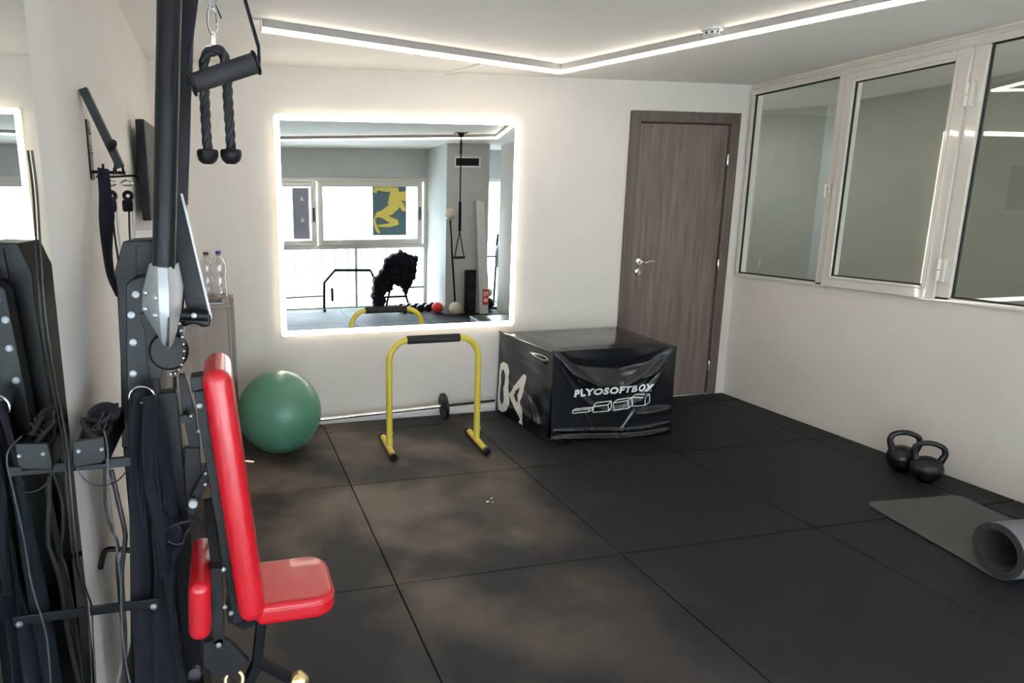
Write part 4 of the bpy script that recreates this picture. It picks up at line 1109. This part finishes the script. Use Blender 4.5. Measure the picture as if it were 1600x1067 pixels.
# ================================================================== LEFT WALL FITTINGS
wr = thing('wall_rack', (XL, -1.0, 1.57), 'black steel wall bracket with a tilted flat arm and hooks on the left wall', 'wall bracket')
MB().box((XL + 0.0005, -1.035, 1.555), (XL + 0.006, -0.985, 1.735)).build('wall_plate', M['black'], wr, bevel=0.002)
for z in (1.700, 1.640): MB().lathe([(0.009, 0), (0.009, 0.004), (0.005, 0.008)], (XL + 0.006, -1.01, z), (1, 0, 0), 10).build('bolt', M['chrome'], wr, smooth=True)
t0 = Vector((XL + 0.012, -1.085, 1.815)); t1 = P(189, 262, 'y', -1.06)
MB().tube([t0, t1], 0, rect=(0.024, 0.040), up=(0, 1, 0)).build('tilted_arm', M['grey_steel'], wr, bevel=0.002)
bk = t0.lerp(t1, 0.78)
MB().lathe([(0.012, -0.01), (0.012, 0.02), (0.008, 0.026)], bk + Vector((0, -0.02, 0.01)), (0.4, -0.7, 0.5), 14).build('arm_knob', M['plastic'], wr, smooth=True)
hkm = [Vector((XL + 0.006, -1.03, 1.578)), Vector((-0.885, -1.03, 1.575))]
MB().tube(hkm, 0, rect=(0.010, 0.014), up=(0, 1, 0)).build('hook_bar', M['black'], wr, bevel=0.001)
for xk in (-0.945, -0.91, -0.888):
    MB().tube(smooth_path([Vector((xk, -1.03, 1.578)), Vector((xk, -1.05, 1.572)), Vector((xk, -1.062, 1.585)), Vector((xk, -1.064, 1.60))], 4), 0.004, 8).build('hook', M['black'], wr, smooth=True)
MB().tube([P(178, 262, 'y', -0.95), P(178, 276, 'y', -0.95), P(215, 274, 'y', -0.95), P(216, 262, 'y', -0.95)], 0.004, 8).build('wire_hook', M['black'], wr, smooth=True)
MB().tube([Vector((XL + 0.004, -0.95, P(178, 276, 'y', -0.95).z)), P(178, 276, 'y', -0.95)], 0.004, 8).build('wire_hook', M['black'], wr, smooth=True)

def hang(name, label, cat, Ls, Rs, y, m_, amp=0.006, thick=0.008):
    global bgp
    t = thing(name, P(*Ls[0], 'y', y), label, cat); old = bgp; bgp = t
    cloth(Ls, Rs, y, 'strap', m_, amp, 1.2, thick=thick); bgp = old; return t
s1t = hang('suspension_strap', 'black webbing strap bundle hanging from the wall bracket, longest of the three', 'strap',
     [(154, 262), (156, 300), (155, 340), (161, 390), (168, 430), (182, 463)], [(168, 264), (176, 320), (178, 345), (174, 390), (178, 430), (187, 463)], -1.105, M['fabric'], 0.008, 0.008)
for (nx, lab, px0, y_, sgn) in ((0, 'black tube band with a short handle loop hanging beside the long strap', 172, -1.065, 1), (1, 'black tube band hanging closest to the TV from the wire hook', 198, -0.965, 1)):
    rb_ = thing('resistance_band', P(px0, 280, 'y', y_), lab, 'resistance band')
    c = P(px0, 286, 'y', y_)
    MB().torus(c, 0.008, 0.0028, (0, 1, 0), 16, 8, 2.2).build('snap_hook', M['chrome'], rb_, smooth=True)
    c2 = P(px0 + 2, 306, 'y', y_)
    MB().torus(c2, 0.012, 0.0065, (0, 1, 0), 18, 8).build('ring', M['plastic'], rb_, smooth=True)
    c3 = P(px0 + 2, 322, 'y', y_)
    MB().box((c3.x - 0.017, y_ - 0.012, c3.z - 0.018), (c3.x + 0.016, y_ + 0.012, c3.z + 0.020)).build('nylon_cuff', M['fabric'], rb_, bevel=0.006)
    e0 = P(px0 + 7, 330, 'y', y_); e1 = P(px0 + (20 if nx == 0 else 12), 440, 'y', y_ + 0.05)
    for dx_ in (-0.006, 0.006):
        MB().tube(smooth_path([e0 + Vector((dx_, 0, 0.01)), e0.lerp(e1, 0.3) + Vector((dx_ - 0.002, 0, 0)), e0.lerp(e1, 0.7) + Vector((dx_, 0, 0)), e1 + Vector((dx_, 0, 0))], 5), 0.0032, 8).build('tube_cord', M['plastic'] if dx_ < 0 else M['white'], rb_, smooth=True)

# television on the left wall
tv = thing('television', (XL, 0.35, 1.6), 'black flat television on a wall arm, seen edge-on on the left wall', 'television')
mt_ = Matrix.Translation((XL + 0.075, 0.33, 1.64)) @ Matrix.Rotation(math.radians(-4), 4, 'Z')
MB().box((-0.020, -0.36, -0.225), (0.020, 0.36, 0.225), mt_).build('screen_body', M['plastic'], tv, bevel=0.006)
MB().box((-0.034, -0.22, -0.19), (-0.0205, 0.22, 0.10), mt_).build('rear_casing', M['plastic'], tv, bevel=0.006)
MB().box((0.0205, -0.345, -0.21), (0.0215, 0.345, 0.212), mt_).build('display', M['seal'], tv)
MB().box((XL + 0.001, 0.27, 1.56), (XL + 0.012, 0.39, 1.72)).box((XL + 0.012, 0.31, 1.61), (XL + 0.044, 0.35, 1.67)).build('wall_mount', M['black'], tv, bevel=0.001)
# white router box on a small shelf
ru = thing('router', (XL + 0.06, 0.0, 1.30), 'small white router box on the left wall under the television', 'router')
MB().box((XL + 0.001, -0.10, 1.335), (XL + 0.11, 0.10, 1.375)).build('router_shell', M['white'], ru, bevel=0.004)
MB().box((XL + 0.111, -0.05, 1.345), (XL + 0.1125, 0.05, 1.362)).build('front_vent', M['plastic'], ru)

# ================================================================== REAR OF THE ROOM (seen in the mirrors)
def rear_window(name, xa, xb, mull, zsp, sashes):
    w_ = thing(name, (xa, YB, 0), None, None); w_['kind'] = 'structure'
    f = MB(); y0, y1 = YB - 0.03, YB + 0.03
    f.box((xa, y0, 0.0), (xb, y1, 0.03)).box((xa, y0, 1.87), (xb, y1, 1.93)).box((xa, y0, 0.03), (xa + 0.05, y1, 1.87)).box((xb - 0.05, y0, 0.03), (xb, y1, 1.87))
    if zsp: f.box((xa + 0.05, y0, zsp - 0.03), (xb - 0.05, y1, zsp + 0.03))
    for m_ in mull: f.box((m_ - 0.02, y0, 0.03), (m_ + 0.02, y1, (zsp - 0.03) if zsp else 1.87))
    f.build('window_frame', M['pvc'], w_, bevel=0.003)
    edges = [xa + 0.05] + [q for m_ in mull for q in (m_ - 0.02, m_ + 0.02)] + [xb - 0.05]
    for k in range(0, len(edges), 2):
        MB().box((edges[k], YB - 0.004, 0.03), (edges[k + 1], YB + 0.001, (zsp - 0.03) if zsp else 1.87)).build('pane', M['clear'], w_)
    for (sa, sb, hx) in sashes:
        s = MB(); fw = 0.075; a_, b2, c_, d_ = sa, sb, zsp + 0.03, 1.87
        s.box((a_, y0 + 0.01, c_), (a_ + fw, y1 + 0.02, d_)).box((b2 - fw, y0 + 0.01, c_), (b2, y1 + 0.02, d_)).box((a_ + fw, y0 + 0.01, c_), (b2 - fw, y1 + 0.02, c_ + fw)).box((a_ + fw, y0 + 0.01, d_ - fw), (b2 - fw, y1 + 0.02, d_))
        so_ = s.build('sash', M['pvc'], w_, bevel=0.003)
        MB().box((a_ + fw, YB - 0.004, c_ + fw), (b2 - fw, YB + 0.001, d_ - fw)).build('pane', M['clear'], w_)
        MB().box((hx - 0.012, y1 + 0.02, 1.30), (hx + 0.012, y1 + 0.032, 1.50)).tube([(hx, y1 + 0.05, 1.31), (hx, y1 + 0.05, 1.48)], 0.007, 8).build('handle', M['plastic'], so_)
    return w_
rear_window('window_2', XL + 0.12, 2.38, (-0.25, 1.278), 0.925, ((-0.82, -0.06, -0.10), (-0.04, 0.70, 0.66), (0.72, 2.30, 2.265)))
rear_window('window_3', 3.0, 3.7, (), None, ())
# printed panels stuck on the panes
sg = thing('runner_poster', (1.8, YB, 1.1), 'dark teal window print with a yellow running figure, seen in the back wall mirror', 'window print')
MB().box((1.545, YB + 0.003, 1.085), (2.065, YB + 0.006, 1.795)).build('backing_sheet', M['teal'], sg)
def RX(X): return 1.544 + (2.068 - 1.544) * (X - 478) / 150.0
def RZ(Y): return 1.803 - (1.803 - 1.116) * (Y - 368) / 204.0
figs = [
    [(595, 392), (625, 388), (628, 410), (622, 432), (604, 428), (594, 412)],          # head
    [(560, 372), (590, 372), (605, 430), (590, 470), (560, 470), (545, 440)],          # chest
    [(485, 372), (560, 368), (575, 385), (540, 392), (500, 385), (496, 398), (482, 392)],  # raised arm
    [(595, 425), (615, 440), (626, 475), (612, 478), (590, 450)],                       # other arm
    [(560, 440), (588, 468), (565, 490), (535, 500), (515, 495), (520, 470), (540, 455)],  # hip
    [(520, 470), (548, 490), (520, 505), (500, 500), (488, 510), (498, 540), (486, 545), (480, 515), (495, 480)],  # rear leg
    [(540, 492), (590, 515), (592, 535), (555, 545), (510, 545), (495, 535), (555, 528), (520, 505)],  # front leg
    [(486, 545), (498, 540), (512, 568), (505, 575), (492, 562)],
]
fg = MB()
for k, pg in enumerate(figs): fg.prism([Vector((RX(X), YB + 0.0065 + 0.0002 * k, RZ(Y))) for X, Y in pg], (0, 0.0012, 0))
fg.build('running_figure', M['sticker'], sg)
lp = thing('grey_print_panel', (0.48, YB, 1.0), 'grey lilac window print with small white triangles left of the runner in the mirror', 'window print')
MB().box((0.36, YB + 0.003, 1.05), (0.60, YB + 0.006, 1.78)).build('backing_sheet', M['lilac'], lp)
for z in (1.60, 1.30):
    MB().prism([(0.47, YB + 0.0062, z), (0.53, YB + 0.0062, z), (0.49, YB + 0.0062, z + 0.07)], (0, 0.001, 0)).build('white_triangle', M['print_white'], lp)
# exterior: balcony slab, parapet, facing building
struct(MB().box((-3, -6.2, -0.3), (6, YB - 0.1, -0.08)).build('ground_balcony', M['facade']))
fb = thing('building_across', (1, -11, -4), 'pale apartment building with balconies across the street, seen through the rear windows', 'building')
MB().box((-9, -13, -6), (11, -11, 5.5)).build('facade_wall', M['facade'], fb)
for i in range(8):
    for j in range(3):
        x_ = -8 + i * 2.4; z_ = -2.4 + j * 2.6
        w_ = MB().box((x_, -11.02, z_), (x_ + 1.1, -10.98, z_ + 1.5)).build('window', M['facadewin'], fb)
        MB().box((x_ + 0.52, -10.975, z_), (x_ + 0.58, -10.965, z_ + 1.5)).build('glazing_bar', M['white'], w_)
for j in range(3):
    z_ = -2.9 + j * 2.6
    MB().box((-8.4, -11.9 + 0.01, z_), (10.4, -9.9, z_ + 0.15)).build('balcony_slab', M['facade'], fb)
    r_ = MB()
    for i in range(60): r_.box((-8.4 + i * 0.31, -9.95, z_ + 0.15), (-8.37 + i * 0.31, -9.92, z_ + 1.0))
    r_.box((-8.4, -9.96, z_ + 1.0), (10.4, -9.91, z_ + 1.05))
    r_.build('balcony_railing', M['grey_steel'], fb)

# half rack frame with its bar by the windows
hr = thing('squat_stand', (1.1, -4.15, 0), 'dark bent-tube stand with a horizontal bar by the rear windows, seen in the mirror', 'rack')
yk = -4.15
pth = [(0.755, yk, 0.04), (0.765, yk, 0.42), (0.93, yk, 0.60), (1.46, yk, 0.585), (1.52, yk, 0.45), (1.53, yk, 0.03)]
MB().tube(pth, 0.022, 12).build('bent_tube', M['black'], hr, smooth=True)
for x_ in (0.755, 1.53):
    MB().tube([(x_, yk - 0.12, 0.022), (x_, yk + 0.09, 0.022)], 0.02, 10).build('foot', M['black'], hr, smooth=True)
MB().tube([(0.10, yk, 0.215), (0.75, yk, 0.225)], 0.012, 10).build('bar', M['grey_steel'], hr, smooth=True)
MB().box((0.86, yk - 0.02, 0.14), (0.90, yk + 0.02, 0.34)).build('handle_pad', M['plastic'], hr, bevel=0.008)
# adjustable bench frame with clothes piled on it
bn = thing('bench_frame', (1.75, -3.95, 0), 'black tubular bench frame under the heap of dark clothes, seen in the mirror', 'bench')
for (p_, q_) in (((1.45, -4.0, 0.03), (1.62, -3.95, 0.5)), ((2.02, -4.0, 0.03), (1.86, -3.95, 0.5)), ((1.68, -4.08, 0.03), (1.74, -3.95, 0.45)), ((1.60, -3.95, 0.45), (1.9, -3.95, 0.45)), ((1.5, -3.97, 0.2), (1.98, -3.97, 0.2))):
    MB().tube([p_, q_], 0.018, 10).build('frame_tube', M['black'], bn, smooth=True)
MB().tube([(1.88, -3.95, 0.33), (2.22, -3.95, 0.335)], 0.013, 10).build('side_bar', M['black'], bn, smooth=True)
MB().tube([(1.66, -4.08, 0.022), (2.05, -4.08, 0.022)], 0.02, 10).build('foot', M['black'], bn, smooth=True)
hp = MB(); rnd = random.Random(3)
base = [(1.42, 0.12), (1.40, 0.30), (1.43, 0.50), (1.56, 0.62), (1.60, 0.78), (1.74, 0.84), (1.82, 0.90), (1.95, 0.82), (2.06, 0.80), (2.09, 0.73), (2.04, 0.66), (2.04, 0.50), (1.97, 0.40), (1.90, 0.25), (1.84, 0.36), (1.72, 0.42), (1.66, 0.30), (1.60, 0.36), (1.57, 0.10), (1.50, 0.06)]
out = []
for i in range(len(base)):
    a_, b2 = base[i], base[(i + 1) % len(base)]
    for k in range(5):
        t_ = k / 5; j_ = 0.0 if k == 0 else 0.016
        out.append((a_[0] + (b2[0] - a_[0]) * t_ + rnd.uniform(-j_, j_), a_[1] + (b2[1] - a_[1]) * t_ + rnd.uniform(-j_, j_)))
hp.prism([(x_, -3.84, z_ + 0.0) for x_, z_ in out], (0, 0.13, 0))
hpo = hp.build('clothes_heap', M['fabric'])
tag(hpo, 'heap of black clothes draped over the bench frame, seen in the mirror', 'clothes')
dm = hpo.modifiers.new('r', 'REMESH'); dm.mode = 'VOXEL'; dm.voxel_size = 0.016
tx = bpy.data.textures.new('folds', 'CLOUDS'); tx.noise_scale = 0.08
dp = hpo.modifiers.new('d', 'DISPLACE'); dp.texture = tx; dp.strength = 0.07; dp.mid_level = 0.5
# dumbbells in a row
for k in range(5):
    x_ = 1.86 + 0.118 * k
    d_ = thing('dumbbell', (x_, -3.78, 0), 'black dumbbell in the floor row seen in the mirror, ' + ('nearest the clothes heap', 'second from the clothes heap', 'middle one of the row', 'second from the red ball', 'nearest the red ball')[k], 'dumbbell', 'dumbbells in a row before the pillar')
    for s_ in (-1, 1):
        MB().lathe([(0.02, -0.035), (0.055, -0.03), (0.055, 0.03), (0.02, 0.035)], (x_, -3.78 + s_ * 0.09, 0.056), (0, 1, 0), 20).build('head', M['cast'], d_, smooth=True)
    MB().tube([(x_, -3.84, 0.056), (x_, -3.72, 0.056)], 0.013, 10).build('grip', M['chrome'], d_, smooth=True)
# ball-topped pole
bp_ = thing('ball_pole', (2.47, -3.3, 0), 'tall dark pole with a cream ball at each end, seen in the mirror', 'exercise pole')
MB().tube([(2.492, -3.30, 0.18), (2.40, -3.30, 1.33)], 0.014, 10).build('pole', M['black'], bp_, smooth=True)
MB().sphere((2.395, -3.30, 1.40), 0.080, 24, 16).build('ball', M['cream'], bp_, smooth=True)
MB().sphere((2.50, -3.30, 0.095), 0.092, 24, 16).build('ball', M['cream'], bp_, smooth=True)
mbl = thing('medicine_ball', (2.36, -3.50, 0), 'red medicine ball on the floor beside the dumbbells, seen in the mirror', 'medicine ball')
MB().sphere((2.30, -3.52, 0.080), 0.08, 24, 16).build('ball_shell', M['redprint'], mbl, smooth=True)
MB().torus((2.30, -3.52, 0.080), 0.0795, 0.003, (0.3, 0.2, 1), 28).build('seam', M['plastic'], mbl, smooth=True)
# plate stack tower against the pillar
spk = thing('plate_rack', (2.73, -3.32, 0), 'narrow black upright rack with four round discs against the pillar, seen in the mirror', 'rack')
MB().box((2.655, -3.385, 0.0), (2.805, -3.31, 0.62)).build('rack_body', M['plastic'], spk, bevel=0.004)
for k, (z, r_) in enumerate(((0.53, 0.035), (0.39, 0.035), (0.24, 0.058), (0.10, 0.05))):
    MB().lathe([(r_ * 0.3, 0), (r_, 0.0), (r_, 0.02), (r_ * 0.8, 0.024), (r_ * 0.3, 0.018)], (2.73, -3.309, z), (0, 1, 0), 24).build('disc', M['grey_steel'], spk, smooth=True)
# white leaning panel with red marks
wp = thing('white_board_panel', (2.89, -3.3, 0), 'tall white board against the pillar with a red sign, seen in the mirror', 'board')
MB().prism([(2.86, -3.30, 0.0), (2.99, -3.30, 0.0), (2.915, -3.36, 1.56), (2.79, -3.36, 1.58)], (0, 0.02, 0)).build('board', M['marble'], wp, bevel=0.003)
MB().box((2.895, -3.278, 0.13), (2.985, -3.272, 0.35)).build('red_sign', M['redprint'], wp)
MB().box((2.91, -3.2715, 0.17), (2.97, -3.2705, 0.22)).box((2.91, -3.2715, 0.25), (2.935, -3.2705, 0.32)).box((2.95, -3.2715, 0.26), (2.97, -3.2705, 0.32)).build('sign_marks', M['print_white'], wp)
# ventilation grille on the pillar
vg = thing('vent_grille', (2.67, -3.4, 2.09), 'white framed ventilation grille high on the pillar, seen in the mirror', 'vent')
MB().box((2.48, -3.399, 2.02), (2.865, -3.385, 2.045)).box((2.48, -3.399, 2.145), (2.865, -3.385, 2.17)).box((2.48, -3.399, 2.045), (2.505, -3.385, 2.145)).box((2.84, -3.399, 2.045), (2.865, -3.385, 2.145)).build('frame', M['white'], vg, bevel=0.002)
MB().box((2.506, -3.399, 2.046), (2.839, -3.396, 2.144)).build('backing', M['plastic'], vg)
for k in range(6):
    z = 2.056 + k * 0.016
    MB().box((2.506, -3.395, z), (2.839, -3.389, z + 0.004)).build('slat', M['grey_steel'], vg)
# suspension trainer from the ceiling
tx_ = thing('suspension_trainer', (2.15, -2.2, H), 'black suspension trainer hanging from a ceiling plate with a triangle grip, seen in the mirror', 'suspension trainer')
MB().box((2.08, -2.25, H - 0.012), (2.22, -2.15, H - 0.0005)).lathe([(0.03, -0.05), (0.045, -0.012)], (2.15, -2.2, H), (0, 0, 1), 16).build('ceiling_plate', M['black'], tx_)
MB().tube([(2.15, -2.2, H - 0.05), (2.15, -2.2, 1.55)], 0, rect=(0.014, 0.006), up=(0, 1, 0)).build('webbing', M['fabric'], tx_)
MB().tube([(2.15, -2.2, 2.24), (2.15, -2.2, 2.10)], 0, rect=(0.026, 0.02), up=(0, 1, 0)).build('buckle', M['plastic'], tx_)
MB().tube([(2.15, -2.2, 1.55), (2.15, -2.2, 1.20)], 0, rect=(0.03, 0.018), up=(0, 1, 0)).build('folded_strap', M['fabric'], tx_)
MB().tube([(2.15, -2.2, 1.20), (2.09, -2.2, 0.89)], 0, rect=(0.012, 0.005), up=(0, 1, 0)).build('webbing', M['fabric'], tx_)
MB().tube([(2.15, -2.2, 1.20), (2.21, -2.2, 0.89)], 0, rect=(0.012, 0.005), up=(0, 1, 0)).build('webbing', M['fabric'], tx_)
MB().tube([(2.08, -2.2, 0.885), (2.22, -2.2, 0.885)], 0.015, 12).build('grip', M['foam'], tx_, smooth=True)
# plate tree by the side window
pt = thing('plate_tree', (3.32, -3.85, 0), 'plate tree with blue grey discs by the side window, seen in the mirror', 'plate tree')
MB().tube([(3.20, -3.80, 0.02), (3.14, -3.80, 0.78)], 0.014, 10).build('post', M['black'], pt, smooth=True)
MB().tube([(3.14, -3.80, 0.77), (3.38, -3.80, 0.77)], 0.012, 10).build('peg', M['black'], pt, smooth=True)
MB().tube([(3.30, -3.85, 0.02), (3.34, -3.85, 1.10)], 0.016, 10).build('post', M['black'], pt, smooth=True)
MB().lathe([(0.02, -0.02), (0.16, -0.02), (0.165, -0.012), (0.165, 0.012), (0.16, 0.02), (0.02, 0.02)], (3.33, -3.80, 0.77), (1, 0.55, 0), 32).build('disc', M['plateblue'], pt, smooth=True)
MB().lathe([(0.02, -0.02), (0.14, -0.02), (0.145, 0.0), (0.14, 0.02), (0.02, 0.02)], (3.36, -3.78, 0.36), (1, 0.55, 0), 32).build('disc', M['plateblue'], pt, smooth=True)
MB().lathe([(0.002, 0.30), (0.02, 0.22), (0.03, 0.12), (0.07, 0.02), (0.07, 0.0)], (3.42, -3.80, 0.92), (0, 0, 1), 20).build('top_pad', M['plateblue'], pt, smooth=True)
MB().box((3.18, -3.95, 0.0), (3.5, -3.68, 0.03)).build('base_plate', M['black'], pt, bevel=0.004)
wbl = thing('wall_ball', (3.10, -3.62, 0), 'cream weighted ball beside the foot of the white board, seen in the mirror', 'medicine ball')
MB().sphere((3.10, -3.60, 0.26), 0.07, 24, 16).build('ball_shell', M['cream'], wbl, smooth=True)
MB().sphere((3.10, -3.60, 0.095), 0.095, 24, 16).build('lower_ball', M['plastic'], wbl, smooth=True)
